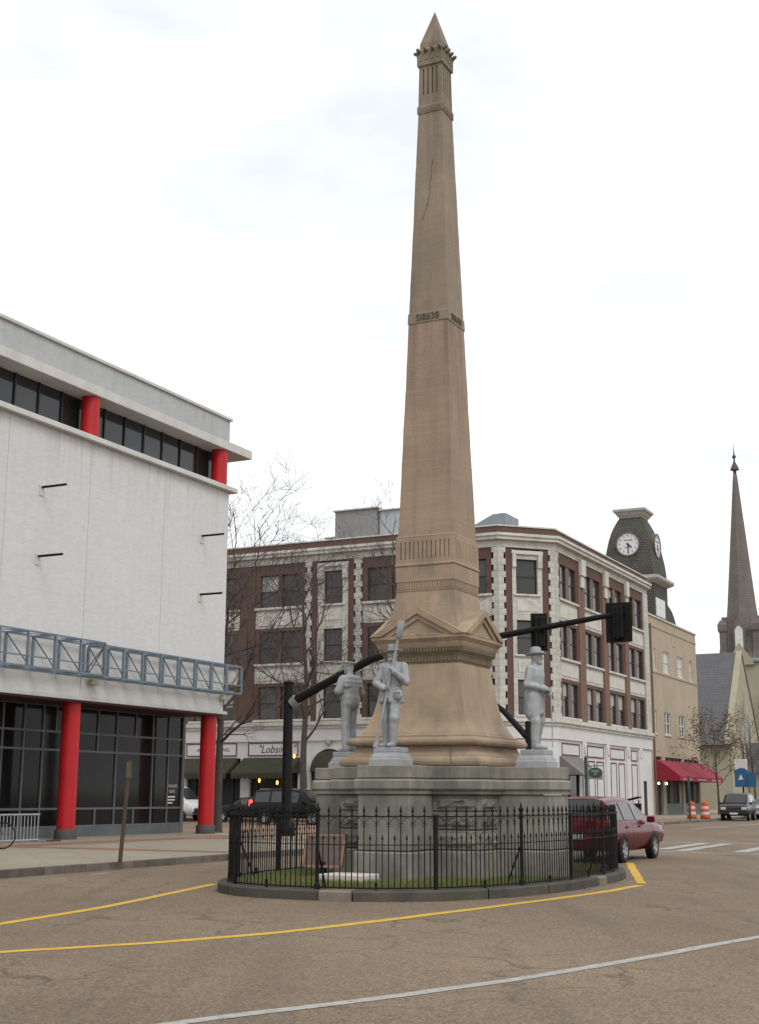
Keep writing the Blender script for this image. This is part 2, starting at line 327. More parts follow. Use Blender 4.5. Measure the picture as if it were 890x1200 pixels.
ribbon('white_line', gp((770,987.4),(830,987.6),(900,989)), 0.22, white_p)
ribbon('white_line', gp((775,997.5),(792,998.4),(890,1001.6),(960,1004)), 0.22, white_p)
for a, b in (((775,995.6),(827,988.2)), ((797,997.5),(853,988.9)), ((866,999),(915,990))): ribbon('crossing_stripe', gp(a, b), 0.45, white_p, z=0.008)
ribbon('white_line', gp((809.8,971.7),(850,968.5),(890,965.7),(940,962.5)), 0.2, white_p)
ribbon('white_line', gp((0,1036.5),(14,1036.2)), 0.1, white_p); ribbon('white_line', gp((58,1030.5),(78,1029.5)), 0.1, white_p); ribbon('white_line', gp((108,1025),(128,1023)), 0.1, white_p)
# ------------------------------------------------------------------ monument island
MV, MU = -10.45, 23.55
def sup(a, b, t, n=2.55):
    c, s = math.cos(t), math.sin(t); return (b*math.copysign(abs(c)**(2/n), c), a*math.copysign(abs(s)**(2/n), s))
def path(a, b, n=1440):
    P = [Vector((*sup(a, b, 2*math.pi*i/n), 0)) for i in range(n+1)]; cum = [0]
    for p, q in zip(P, P[1:]): cum.append(cum[-1]+(q-p).length)
    return P, cum
def along(P, cum, s):
    s %= cum[-1]; j = int(np.searchsorted(cum, s)); j = max(1, min(j, len(P)-1)); t = (s-cum[j-1])/max(1e-6, cum[j]-cum[j-1]); p = P[j-1].lerp(P[j], t); d = (P[j]-P[j-1]).normalized(); return p, d
isl = thing('kerb_ring', 'low oval ring of dark kerb stones round the fenced monument lawn', 'kerb', MV, MU)
PO, CO = path(5.2, 2.98)
PI_, CI = path(4.86, 2.64)
lens = [2.1, 0.45, 1.9, 1.5, 0.5, 2.2, 1.6, 1.2, 0.45, 1.9, 1.7, 0.6, 2.0, 1.4, 1.8, 0.5, 2.1, 1.5]
kerb_dark = mat('dark_kerb', (0.085,0.075,0.06), (0.05,0.047,0.04), 2.0, 0.9, 0.4, 30, stain=(0.05,0.055,0.035), stain_scale=1.5, vary=0.15)
kerb_pale = mat('pale_kerb', (0.2,0.165,0.13), (0.14,0.12,0.1), 3, 0.9, 0.4, 30)
tot = sum(lens); s = -1.95
for k, L in enumerate(lens):
    f0 = s/tot; f1 = (s+L)/tot; n = max(2, int(L/0.25)); vs = []; short = L < 0.7
    for i in range(n+1):
        fr_ = f0+(f1-f0)*i/n; e = 0.012/tot; fr_ = min(max(fr_, f0+e), f1-e)
        po, d = along(PO, CO, fr_*CO[-1]); pi, _ = along(PI_, CI, fr_*CI[-1]); nn = (po-pi).normalized(); po = po+nn*(0.03 if short else 0)
        vs += [(*po.xy, -0.02), (*po.xy, 0.13), (*(po-nn*0.025).xy, 0.155), (*pi.xy, 0.155), (*pi.xy, -0.02)]
    fs = [(i*5+j, (i+1)*5+j, (i+1)*5+j+1, i*5+j+1) for i in range(n) for j in range(4)]+[(0,1,2,3,4), tuple(n*5+j for j in (4,3,2,1,0))]
    MB().add(vs, fs).build('kerb_stone', kerb_pale if short else kerb_dark, isl); s += L
# lawn
soil = mat('lawn_soil', (0.085,0.08,0.035), (0.05,0.055,0.022), 3, 0.95, 0.5, 30)
n = 60; vs = [(0,0,0.145)]+[(*along(PI_, CI, CI[-1]*i/n)[0].xy, 0.135) for i in range(n)]
lawn = MB().add(vs, [(0, 1+i, 1+(i+1)%n) for i in range(n)]).build('lawn_ground', soil); lawn.location = W(MV, MU); lawn.rotation_euler = (0,0,-GA); tag(lawn, kind='structure')
rnd = random.Random(5); gm = MB()
def inside_base(x, y): return (abs(x) < 0.56 and abs(y) < 2.58) or (abs(y) < 0.56 and abs(x) < 2.58) or (abs(x) < 1.55 and abs(y) < 1.55)
cnt = 0
while cnt < 42000:
    x, y = rnd.uniform(-2.9, 2.9), rnd.uniform(-5.0, 5.0)
    q = (abs(x)/2.63)**2.55+(abs(y)/4.85)**2.55
    if q > 1 or inside_base(x, y): continue
    cnt += 1; a = rnd.uniform(0, 6.28); h = rnd.uniform(0.03, 0.085); w_ = rnd.uniform(0.004, 0.008); lx, ly = rnd.uniform(-.03,.03), rnd.uniform(-.03,.03)
    gm.add([(x-w_*math.cos(a), y-w_*math.sin(a), 0.13), (x+w_*math.cos(a), y+w_*math.sin(a), 0.13), (x+lx, y+ly, 0.14+h)], [(0,1,2)])
gr = gm.build('grass', mat('grass', (0.13,0.17,0.042), (0.17,0.155,0.058), 1.2, 0.8, 0, stain=(0.1,0.15,0.03), stain_scale=0.8)); gr.location = W(MV, MU); gr.rotation_euler = (0,0,-GA)
tag(gr, 'short patchy green grass growing inside the iron fence', 'grass', kind='stuff')
# ------------------------------------------------------------------ monument
mon = thing('obelisk_monument', 'tall weathered sandstone obelisk on a grey granite base inside an iron fence', 'monument', MV, MU)
rn = random.Random(11)
def rock_block(x0, x1, y0, y1, z0, z1, faces, seed):
    m = MB().box(x0, x1, y0, y1, z0, z1, 0.02); r = random.Random(seed)
    for ax, sg in faces:       # pillowed rough field on a face
        nx, nz = 9, 5; mg = 0.07
        a0, a1 = (y0, y1) if ax == 0 else (x0, x1); c = (x1 if sg > 0 else x0) if ax == 0 else (y1 if sg > 0 else y0)
        vs = []
        for j in range(nz):
            for i in range(nx):
                a = a0+mg+(a1-a0-2*mg)*i/(nx-1); z = z0+mg*.6+(z1-z0-mg*1.2)*j/(nz-1); edge = i in (0, nx-1) or j in (0, nz-1)
                if not edge: a += r.uniform(-.02, .02); z += r.uniform(-.012, .012)
                h = -0.005 if edge else r.uniform(0.012, 0.06); p = c+sg*h
                vs.append((p, a, z) if ax == 0 else (a, p, z))
        fs = [(j*nx+i, j*nx+i+1, (j+1)*nx+i+1, (j+1)*nx+i) for j in range(nz-1) for i in range(nx-1)]
        if (ax == 0) != (sg > 0): fs = [f[::-1] for f in fs]
        m.add(vs, fs)
    return m
courses = [(0.62, 0.955), (0.965, 1.27), (1.28, 1.565)]
for cx in (-1, 1):
    for cy in (-1, 1):
        fx = (0, cx); fy = (1, cy); lo, hi = 0.48, 1.38
        X = (lo, hi) if cx > 0 else (-hi, -lo); Y = (lo, hi) if cy > 0 else (-hi, -lo)
        for ci, (z0, z1) in enumerate(courses):
            rock_block(*X, *Y, z0, z1, (fx, fy), ci+10*cx+3*cy).build('stone_block', rockface, mon)
        Xs = (lo, 1.44) if cx > 0 else (-1.44, -lo); Ys = (lo, 1.44) if cy > 0 else (-1.44, -lo)
        MB().box(*Xs, *Ys, 0.06, 0.61, 0.02).build('stone_block', granite, mon)
        Xs = (lo, 1.46) if cx > 0 else (-1.46, -lo); Ys = (lo, 1.46) if cy > 0 else (-1.46, -lo)
        MB().box(*Xs, *Ys, 1.575, 1.63).box(*[t*1.04 for t in Xs], *[t*1.04 for t in Ys], 1.632, 1.83, 0.035).build('cap_stone', granite, mon)
        Xs = (lo, 1.45) if cx > 0 else (-1.45, -lo); Ys = (lo, 1.45) if cy > 0 else (-1.45, -lo)
        MB().box(*Xs, *Ys, 1.84, 2.055, 0.015).build('stone_block', granite, mon)
core = MB().box(-1.33, 1.33, -1.33, 1.33, 0.05, 2.05).build('core', granite, mon)
for k in range(4):
    ca, sa = round(math.cos(k*math.pi/2)), round(math.sin(k*math.pi/2))
    def rot(m):
        m.v = [(ca*x-sa*y, sa*x+ca*y, z) for x, y, z in m.v]; return m
    rot(MB().box(-.545, .545, -2.42, -1.32, 0.06, 0.61, 0.025)).build('pier_base', granite, mon)
    rot(MB().box(-.49, .49, -2.36, -1.32, 0.62, 1.565, 0.02)).build('pier_shaft', granite, mon)
    rot(MB().box(-.52, .52, -2.39, -1.32, 1.575, 1.63).box(-.555, .555, -2.43, -1.32, 1.632, 1.83, 0.035)).build('cap_stone', granite, mon)
    rot(MB().box(-.505, .505, -2.385, -1.32, 1.84, 2.06, 0.015)).build('stone_block', granite, mon)
def rnd_prof(pts): return pts
K = 0.965
def P(*a): return [(h*K, z) for h, z in a]
MB().sq(P((1.39,2.062),(1.415,2.075),(1.43,2.11),(1.435,2.15),(1.42,2.195),(1.385,2.225),(1.335,2.232),(1.33,2.262),(1.27,2.29),(1.22,2.34),(1.19,2.40),(1.18,2.43))).build('base_moulding', sandstone, mon)
MB().sq(P((1.17,2.431),(1.29,2.436),(1.325,2.455),(1.345,2.49),(1.342,2.53),(1.315,2.565),(1.26,2.58),(1.20,2.583),(1.20,2.62),(1.14,2.635),(1.12,2.66))).build('torus_moulding', sandstone, mon)
die = []
for i in range(15):
    t = i/14; z = 2.66+1.285*t; h = 0.785+0.20*(1-t)+0.14*(1-t)**5; die.append((h, z))
MB().sq(P(*die)).build('die', sandstone, mon)
# fluted frieze, dentils, cornice
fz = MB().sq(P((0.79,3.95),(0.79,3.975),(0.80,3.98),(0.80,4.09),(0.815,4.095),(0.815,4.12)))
fz.build('frieze', sandstone_dark, mon)
def sides(fn):
    m = MB()
    for k in range(4):
        t = MB(); fn(t); c_, s_ = round(math.cos(k*math.pi/2)), round(math.sin(k*math.pi/2)); m.add([(c_*x-s_*y, s_*x+c_*y, z) for x, y, z in t.v], t.f)
    return m
def flutes(t):
    for i in range(24):
        x = -0.75+1.5*i/23; t.box(x-.016, x+.016, -0.80*K-.018, -0.80*K+.01, 3.985, 4.085)
tag(sides(flutes).build('fluting', sandstone_dark, mon), kind='stuff')
MB().sq(P((0.82,4.12),(0.845,4.14),(0.85,4.16),(0.85,4.225))).build('cornice_bed', sandstone_dark, mon)
def dent(t):
    for i in range(26):
        x = -0.80+1.6*i/25; t.box(x-.019, x+.019, -0.85*K-.035, -0.85*K+.01, 4.165, 4.222)
tag(sides(dent).build('dentils', sandstone_dark, mon), kind='stuff')
MB().sq(P((0.875,4.226),(0.89,4.25),(0.905,4.28),(0.92,4.33),(0.975,4.39),(0.985,4.40),(0.985,4.455),(0.97,4.46))).build('cornice', sandstone, mon)
# gabled roof: four crossing gables
H0, H1, ah = 4.46, 4.99, 0.955
def gable(t):                      # raking slab of one gable: prism running from the front to the axis
    t.add([(-ah,-ah+.05,H0),(ah,-ah+.05,H0),(0,-ah+.05,H1-.02),(0,.05,H1-.02),(-ah,.05,H0),(ah,.05,H0)], [(0,2,3,4),(2,1,5,3),(0,1,2)])
def rake(t):
    for sx in (-1, 1):
        a = [(sx*ah*1.0, H0), (0, H1+.0), (0, H1-.13), (sx*(ah-.22), H0)]
        if sx > 0: a = a[::-1]
        f_ = Fr((0,0), (1,0), (0,-1)); t.poly(f_, a, ah-.06, ah+.03)
        b_ = [(sx*(ah-.22), H0), (0, H1-.13), (0, H1-.23), (sx*(ah-.40), H0)]
        if sx > 0: b_ = b_[::-1]
        t.poly(f_, b_, ah-.06, ah-.012)
sides(gable).build('gabled_roof', sandstone, mon)
for k in range(4):
    t = MB(); rake(t); c_, s_ = round(math.cos(k*math.pi/2)), round(math.sin(k*math.pi/2)); t.v = [(c_*x-s_*y, s_*x+c_*y, z) for x, y, z in t.v]; t.build('pediment', sandstone, mon)
MB().sq(P((0.72,4.55),(0.70,4.75),(0.655,5.02),(0.625,5.30),(0.62,5.345))).build('neck_block', sandstone, mon)
MB().sq(P((0.632,5.346),(0.632,5.36),(0.612,5.37),(0.612,5.52),(0.632,5.525),(0.632,5.80),(0.62,5.83))).build('fluted_course', sandstone, mon)
def fl2(t):
    for i in range(22):
        x = -0.56+1.12*i/21; t.box(x-.014, x+.014, -0.612*K-.016, -0.612*K+.01, 5.38, 5.515)
tag(sides(fl2).build('fluting', sandstone, mon), kind='stuff')
def grooved(name, m_, prof, zg0, zg1, xs, gw, dep):    # a square course with real sunk grooves on its four sides
    zz = [z for _, z in prof]; hs = [h*K for h, _ in prof]; H_ = lambda z: float(np.interp(z, zz, hs))
    MB().sq([(H_(z), z) for z in zz if z < zg0]+[(H_(zg0), zg0)]).build(name, m_, mon); MB().sq([(H_(zg1), zg1)]+[(H_(z), z) for z in zz if z > zg1]).build(name, m_, mon)
    h0, h1 = H_(zg0), H_(zg1); MB().sq([(h0-dep, zg0+.001), (h1-dep, zg1-.001)]).build('groove_bed', m_, mon)
    def slab(t, a, b, c0, c1):
        q = [(a(h0), -c0(h0), zg0+.001), (b(h0), -c0(h0), zg0+.001), (b(h0), -c1(h0), zg0+.001), (a(h0), -c1(h0), zg0+.001), (a(h1), -c0(h1), zg1-.001), (b(h1), -c0(h1), zg1-.001), (b(h1), -c1(h1), zg1-.001), (a(h1), -c1(h1), zg1-.001)]
        t.add(q, [(0,3,2,1),(4,5,6,7),(0,1,5,4),(1,2,6,5),(2,3,7,6),(3,0,4,7)])
    def side(t):
        ed = [-1]+[v for x in xs for v in (x-gw, x+gw)]+[1]
        for k in range(0, len(ed), 2):
            a = (lambda h: -(h-dep)) if k == 0 else (lambda h, e=ed[k]: e); b = (lambda h: h-dep) if k == len(ed)-2 else (lambda h, e=ed[k+1]: e)
            slab(t, a, b, lambda h: h, lambda h: h-dep)
        slab(t, lambda h: h-dep, lambda h: h, lambda h: h, lambda h: h-dep)
    tag(sides(side).build('groove_ribs', m_, mon), kind='stuff')
grooved('panelled_course', sandstone, [(0.645,5.831),(0.645,5.86),(0.632,5.88),(0.622,6.38),(0.625,6.40),(0.60,6.42)], 5.96, 6.30, [-0.50+1.0*i/11 for i in range(12)], .011, .028)
def hh(z): return 0.592-(z-6.42)*(0.592-0.436)/(10.75-6.42) if z < 10.75 else 0.436-(z-10.75)*(0.436-0.278)/(15.36-10.75)
def shaft(name, z0, z1, n, m_):        # slightly worn, uneven arrises
    m = MB().sq(P(*[(hh(z0+(z1-z0)*i/n), z0+(z1-z0)*i/n) for i in range(n+1)])); r = random.Random(n); w_ = [0]*4; out_ = []
    for i, (x, y, z) in enumerate(m.v):
        k = i % 4; w_[k] = .7*w_[k]+r.uniform(-.004, .004)-(.006 if r.random() < .06 else 0); e = 1+w_[k] if 4 <= i < len(m.v)-4 else 1; out_.append((x*e, y*e, z))
    m.v = out_; return m.build(name, m_, mon)
shaft('lower_shaft', 6.42, 10.745, 60, sandstone_mid)
MB().sq(P((0.447,10.746),(0.452,10.76),(0.444,10.955),(0.436,10.975))).build('inscribed_band', sandstone_up, mon)
shaft('upper_shaft', 10.976, 15.355, 61, sandstone_up)
letm = mat('cut_letter', (0.115,0.1,0.08), rough=0.95)
tm = text_mesh('SI8638', 0.20, letm, 0.012, 0, 0.95)
for k in range(4):
    o = obj('inscription', tm, mon, (0, 0, 10.86)); a = k*math.pi/2; o.rotation_euler = (0, 0, a); o.location = (math.sin(a)*0.452*K, -math.cos(a)*0.452*K, 10.855)
MB().sq(P((0.290,15.356),(0.298,15.37),(0.296,15.52),(0.282,15.54))).build('band', sandstone_up, mon)
def dn4(t):
    for i in range(12):
        x = -0.25+0.5*i/11; t.box(x-.011, x+.011, -0.297*K-.012, -0.297*K+.01, 15.40, 15.49)
tag(sides(dn4).build('fluting', sandstone_up, mon), kind='stuff')
grooved('top_shaft', sandstone_up, [(0.277,15.541),(0.262,16.43)], 15.78, 16.38, (-.15, -.05, .05, .15), .016, .035)
MB().sq(P((0.275,16.431),(0.298,16.45),(0.298,16.80),(0.26,16.86))).build('cap_block', sandstone_up, mon)
bossm = MB().tube([(0,.04,0),(0,-.04,.012),(0,-.08,.035),(0,-.10,.05)], [.042,.042,.034,.012], 8).mesh('boss', mat('dark_boss', (0.16,0.13,0.1), rough=0.9), 50)
for k in range(4):
    a = k*math.pi/2
    for x in (-.24, -.08, .08, .24):
        o = obj('boss', bossm, mon); q = Vector((x, -.285, 0)); q.rotate(Matrix.Rotation(a, 3, 'Z')); o.location = (q.x, q.y, 16.75); o.rotation_euler = (0, 0, a)
def dn6(t):
    for x in (-.2, -.07, .06, .19): t.box(x-.03, x+.03, -0.298*K-.01, -0.29*K, 16.56, 16.62)
tag(sides(dn6).build('carving', sandstone_up, mon), kind='stuff')
MB().sq(P((0.25,16.861),(0.245,16.98),(0.006,17.79))).build('pyramidion', sandstone_up, mon)
# long crack in the upper shaft
rr = random.Random(3); cv = []; N = 22
for i in range(N+1):
    t = i/N; z = 12.95+1.35*t; x = -0.16+0.30*t+rr.uniform(-.012, .012)+0.05*math.sin(t*5); y = -hh(z)*K-.007; wd = rr.uniform(.002,.006) if 0 < i < N else 0.002
    cv += [(x-wd, y, z+.004), (x+wd, y, z-.004)]
MB().add(cv, [(2*i, 2*i+1, 2*i+3, 2*i+2) for i in range(N)]).build('crack', crackm, mon)
cv = []
for i in range(9):
    t = i/8; z = 2.1+0.52*t; x = 0.9-.25*t+rr.uniform(-.02,.02); 
    y = -np.interp(z, [2.05,2.12,2.17,2.235,2.33,2.405,2.44,2.53,2.6,2.66], [1.43,1.475,1.48,1.39,1.3,1.23,1.3,1.345,1.25,1.19])*K-.006; cv += [(x-.007, float(y), z), (x+.007, float(y), z)]
MB().add(cv, [(2*i, 2*i+1, 2*i+3, 2*i+2) for i in range(8)]).build('crack', crackm, mon)
# markers on the lawn
v_, u_ = -10.8, 20.62
t = thing('stone_slab', 'white flat stone slab lying on the grass in front of the granite base', 'slab', v_, u_, 0.13)
MB().box(-.42, .42, -.31, .31, 0, .135, .015).build('slab', mat('pale_marble', (0.55,0.5,0.46), (0.45,0.42,0.4), 4, 0.7, 0.1, 30), t)
v_, u_ = -11.62, 21.2
t = thing('memorial_plaque', 'brown bronze plaque tilted on a short stand behind the iron fence', 'plaque', v_, u_, 0.12, 0.08)
pm = MB().box(-.36, .36, -.025, .02, 0, .52, .008); pm.v = [(x, y+z*.32, z+.22) for x, y, z in pm.v]; pl = pm.build('plate', mat('bronze_plate', (0.13,0.085,0.07), (0.1,0.07,0.06), 6, 0.45, 0.1, 30, metal=0.3), t)
pf = MB()
for b_ in ((-.38,.38,.50,.54), (-.38,.38,-.02,.02), (-.38,-.34,-.02,.54), (.34,.38,-.02,.54)): pf.box(b_[0], b_[1], -.04, .01, b_[2], b_[3])
pf.v = [(x, y+z*.32, z+.22) for x, y, z in pf.v]; pf.build('rim', mat('bronze_rim', (0.25,0.14,0.09), rough=0.45, metal=0.3), t)
MB().box(-.05, .05, -.03, .06, 0, .30).build('stand', iron, t)
# ------------------------------------------------------------------ iron fence
fen = thing('iron_fence', 'black wrought iron picket fence with urn-topped posts round the obelisk', 'fence', MV, MU)
PF, CF = path(5.03, 2.81); TOT = CF[-1]
NT = int(TOT/0.178); NT -= NT % 20; STEP = TOT/NT
pk = MB().tube([(0,0,.17),(0,0,1.30)], .0095, 6).lathe([(.0095,1.235),(.02,1.245),(.02,1.262),(.0095,1.272)], 6).lathe([(.006,1.285),(.019,1.30),(.022,1.315),(.012,1.36),(.001,1.405)], 6).mesh('picket', iron)
sk = MB().tube([(0,0,.17),(0,0,.90)], .0085, 6).lathe([(.006,.885),(.017,.90),(.018,.915),(.009,.945),(.001,.975)], 6).mesh('short_picket', iron)
urn = [(.04,1.26),(.042,1.27),(.022,1.28),(.02,1.29),(.038,1.31),(.046,1.335),(.043,1.355),(.022,1.37),(.015,1.385),(.02,1.40),(.011,1.425),(.002,1.45)]
postA = MB().lathe([(.045,.10),(.045,.22),(.031,.25),(.029,1.20),(.04,1.215),(.04,1.25),(.029,1.255),(.029,1.26)], 10).lathe(urn, 10).mesh('post', iron)
postB = MB().box(-.028,.028,-.028,.028,.10,1.25,.006).box(-.036,.036,-.036,.036,1.235,1.26).mesh('post', iron)
bracem = MB().tube([(0,0,.80),(0,.16,.45),(0,.30,.12)], .016, 6).mesh('brace', iron)
p0 = Vector((*ground(382, 1041, .15), 0))-Vector((MV, MU, 0))
best = min(range(len(PF)), key=lambda i: (PF[i]-p0).length); S0 = CF[best]
for k in range(NT):
    s = S0+k*STEP; p, d = along(PF, CF, s); a = math.atan2(d.y, d.x)
    if k % 20 == 0: 
        obj('post', postA, fen, p, a); o = obj('brace', bracem, fen, p, a)
    elif k % 10 == 0: obj('post', postB, fen, p, a)
    else: obj('picket', pk, fen, p, a)
    p, d = along(PF, CF, s+STEP/2); obj('short_picket', sk, fen, p, math.atan2(d.y, d.x))
def ringbar(name, z, hw, hz):
    n = 180; vs = []
    for i in range(n):
        p, d = along(PF, CF, TOT*i/n); nn = Vector((d.y, -d.x, 0))
        for a, b in ((-hw, -hz), (hw, -hz), (hw, hz), (-hw, hz)): q = p+nn*a; vs.append((q.x, q.y, z+b))
    fs = [(i*4+j, ((i+1)%n)*4+j, ((i+1)%n)*4+(j+1)%4, i*4+(j+1)%4) for i in range(n) for j in range(4)]
    return MB().add(vs, fs).build(name, iron, fen)
ringbar('top_rail', 1.235, .018, .011); ringbar('middle_rail', .815, .013, .007); ringbar('bottom_rail', .185, .018, .010)
sc = MB()
for k in range(NT):
    a, d = along(PF, CF, S0+k*STEP); b, _ = along(PF, CF, S0+(k+1)*STEP); pts = []
    for i in range(9):
        t = i/8; q = a.lerp(b, 0.06+0.88*t); pts.append((q.x, q.y, 1.12+0.095*math.sin(math.pi*t)**0.8))
    sc.tube(pts, .005, 4)
    for e in (0.10, 0.90):
        q = a.lerp(b, e); pts = [(q.x+d.x*.022*math.cos(th), q.y+d.y*.022*math.cos(th), 1.105+.022*math.sin(th)) for th in (0,1.05,2.1,3.14,4.2,5.2)]; sc.tube(pts, .004, 4)
tag(sc.build('scrollwork', iron, fen), kind='stuff')
footm = MB().box(-.02,.02,-.02,.02,.10,.27,.004).mesh('foot', iron)
for k in range(5, NT, 10):
    p, d = along(PF, CF, S0+k*STEP); obj('foot', footm, fen, p, math.atan2(d.y, d.x))
# ------------------------------------------------------------------ statues: one continuous surface from a smooth distance field
class Field:
    def __init__(s, lo, hi, h):
        s.lo = np.array(lo, float); s.h = h; s.n = np.ceil((np.array(hi)-s.lo)/h).astype(int)+1; s.F = np.full(s.n, 1.0, np.float32)
    def put(s, mn, mx, fn, k, sub=False):
        pad = 0.03+2*k
        a = np.maximum(((np.array(mn)-pad-s.lo)/s.h).astype(int), 0); b = np.minimum(((np.array(mx)+pad-s.lo)/s.h).astype(int)+2, s.n)
        if (b <= a).any(): return
        ax = [s.lo[i]+s.h*np.arange(a[i], b[i]) for i in range(3)]
        X, Y, Z = np.meshgrid(*ax, indexing='ij'); d = fn(X, Y, Z); sl = tuple(slice(a[i], b[i]) for i in range(3)); f = s.F[sl]
        if sub:
            d = -d; hh_ = np.maximum(k-np.abs(f-d), 0)/k; s.F[sl] = np.maximum(f, d)+hh_*hh_*k/4
        else:
            hh_ = np.maximum(k-np.abs(f-d), 0)/k; s.F[sl] = np.minimum(f, d)-hh_*hh_*k/4
    def cap(s, a, b, ra, rb=None, k=0.03, sub=False):
        rb = ra if rb is None else rb; a = np.array(a, float); b = np.array(b, float); ba = b-a; L = max(ba@ba, 1e-9)
        def fn(X, Y, Z):
            t = np.clip(((X-a[0])*ba[0]+(Y-a[1])*ba[1]+(Z-a[2])*ba[2])/L, 0, 1)
            return np.sqrt((X-a[0]-t*ba[0])**2+(Y-a[1]-t*ba[1])**2+(Z-a[2]-t*ba[2])**2)-(ra+(rb-ra)*t)
        m = max(ra, rb); s.put(np.minimum(a, b)-m, np.maximum(a, b)+m, fn, k, sub)
    def ell(s, c, r, k=0.04, sub=False, yaw=0.0):
        c = np.array(c, float); cy, sy = math.cos(yaw), math.sin(yaw)
        def fn(X, Y, Z):
            x, y, z = X-c[0], Y-c[1], Z-c[2]; x, y = x*cy+y*sy, -x*sy+y*cy
            k0 = np.sqrt((x/r[0])**2+(y/r[1])**2+(z/r[2])**2); k1 = np.sqrt((x/r[0]**2)**2+(y/r[1]**2)**2+(z/r[2]**2)**2)+1e-9
            return k0*(k0-1)/k1
        m = max(r); s.put(c-m, c+m, fn, k, sub)
    def hand(s, wrist, d, n, thumb=1, curl=(0.5, 0.9, 0.9)):
        w_ = np.array(wrist, float); d = np.array(d, float)/np.linalg.norm(d); n = np.array(n, float); n = n-d*(n@d); n /= np.linalg.norm(n); sd_ = np.cross(d, n)*thumb
        for e in (-.024, 0, .024): s.cap(w_+sd_*e*.7, w_+d*.075+sd_*e, .017, .015, .012)
        for e, L in ((-.032, .75), (-.011, .95), (.011, 1.0), (.031, .92)):
            p = w_+d*.08+sd_*e; a = 0.0
            for ln, c_ in zip((.042, .028, .022), curl):
                a += c_; dr = d*math.cos(a)+n*math.sin(a); q = p+dr*ln*L; s.cap(p, q, .0105, .0095, .006); p = q
        p = w_+d*.02+sd_*.03; q = p+(d*.5+sd_*.55+n*.45)*.045; s.cap(p, q, .014, .012, .008); s.cap(q, q+(d*.55+n*.6-sd_*.1)*.035, .012, .010, .006)
    def head(s, c, yaw=0.0, beard=False, pitch=0.0):
        cy, sy = math.cos(yaw), math.sin(yaw)
        def T(x, y, z): return (c[0]+x*cy-y*sy, c[1]+x*sy+y*cy, c[2]+z)
        s.ell(T(0, .005, .01), (.076, .096, .11), .02, yaw=yaw); s.ell(T(0, -.035, -.055), (.056, .062, .062), .03, yaw=yaw)
        s.cap(T(-.04, -.085, .03), T(.04, -.085, .03), .014, .014, .015)
        s.cap(T(0, -.095, .02), T(0, -.116, -.012), .010, .014, .008)
        for e in (-1, 1):
            s.ell(T(e*.078, .012, -.005), (.014, .024, .033), .008, yaw=yaw); s.ell(T(e*.048, -.065, -.012), (.022, .022, .02), .02, yaw=yaw)
            s.ell(T(e*.031, -.100, .008), (.014, .012, .009), .006, sub=True, yaw=yaw)
        s.cap(T(-.018, -.106, -.05), T(.018, -.106, -.05), .006, .006, .004, sub=True); s.ell(T(0, -.085, -.085), (.025, .022, .02), .02, yaw=yaw)
        if beard:
            s.cap(T(-.03, -.098, -.038), T(0, -.112, -.033), .011, .013, .006); s.cap(T(.03, -.098, -.038), T(0, -.112, -.033), .011, .013, .006)
            s.ell(T(0, -.075, -.10), (.04, .035, .04), .02, yaw=yaw)
        s.cap((c[0], c[1]+.03, c[2]-.04), (c[0]*.3, .01, 1.43), .056, .068, .02)
    def torso(s, lean=0.0):
        s.ell((lean*.7, .0, 1.27), (.205, .145, .23)); s.ell((lean*.4, .0, 1.10), (.18, .135, .18), .06); s.ell((0, .012, .96), (.185, .145, .16), .06)
        s.cap((lean-.165, .005, 1.405), (lean+.165, .005, 1.405), .080, .080, .05); s.ell((lean*.8, -.055, 1.32), (.14, .09, .13), .06)
    def leg(s, hip, knee, ankle, toe, r=(.108, .086, .068), shoe=True):
        s.cap(hip, knee, r[0], r[1], .04); s.cap(knee, ankle, r[1], r[2], .03)
        if shoe:
            a = np.array(ankle, float); t = np.array(toe, float); s.cap((a[0], a[1]+.03, .048), (a[0], a[1], .05), .044, .046, .02); s.cap((a[0], a[1], .05), t, .043, .034, .02)
    def arm(s, sh, el, wr, r=(.078, .066, .050)):
        s.cap(sh, el, r[0], r[1], .014); s.cap(el, wr, r[1], r[2], .02); e_ = np.array(wr, float); d_ = e_-np.array(el, float); d_ /= np.linalg.norm(d_); s.cap(e_-d_*.05, e_-d_*.01, r[2]+.008, r[2]+.010, .005)
    def folds(s, amp=.007, top=1.5):     # cloth wrinkles below the collar
        ax = [s.lo[i]+s.h*np.arange(s.n[i]) for i in range(3)]; X, Y, Z = np.meshgrid(*ax, indexing='ij')
        rg = np.random.RandomState(int(s.n.sum())); w_ = np.zeros_like(X)
        for cx, cz, a in ((.055, .16, 1.0), (.03, .07, .55)):      # value noise, drawn out along the cloth
            g_ = rg.rand(40, 40, 64)*2-1; P3 = [(X-s.lo[0])/cx+.35*np.sin(6*Z), (Y-s.lo[1])/cx, (Z-s.lo[2])/cz+1.2*(X+Y)/.2]
            P3 = [p-p.min() for p in P3]; i0 = [p.astype(int) for p in P3]; f_ = [p-i for p, i in zip(P3, i0)]; f_ = [t*t*(3-2*t) for t in f_]; acc = 0
            for i in (0, 1):
                for j in (0, 1):
                    for k in (0, 1): acc = acc+g_[(i0[0]+i) % 40, (i0[1]+j) % 40, (i0[2]+k) % 64]*(f_[0] if i else 1-f_[0])*(f_[1] if j else 1-f_[1])*(f_[2] if k else 1-f_[2])
            w_ += a*acc
        s.F += (amp*w_*np.clip((top-Z)/.06, 0, 1)*np.clip((Z-.12)/.05, 0, 1)).astype(np.float32)
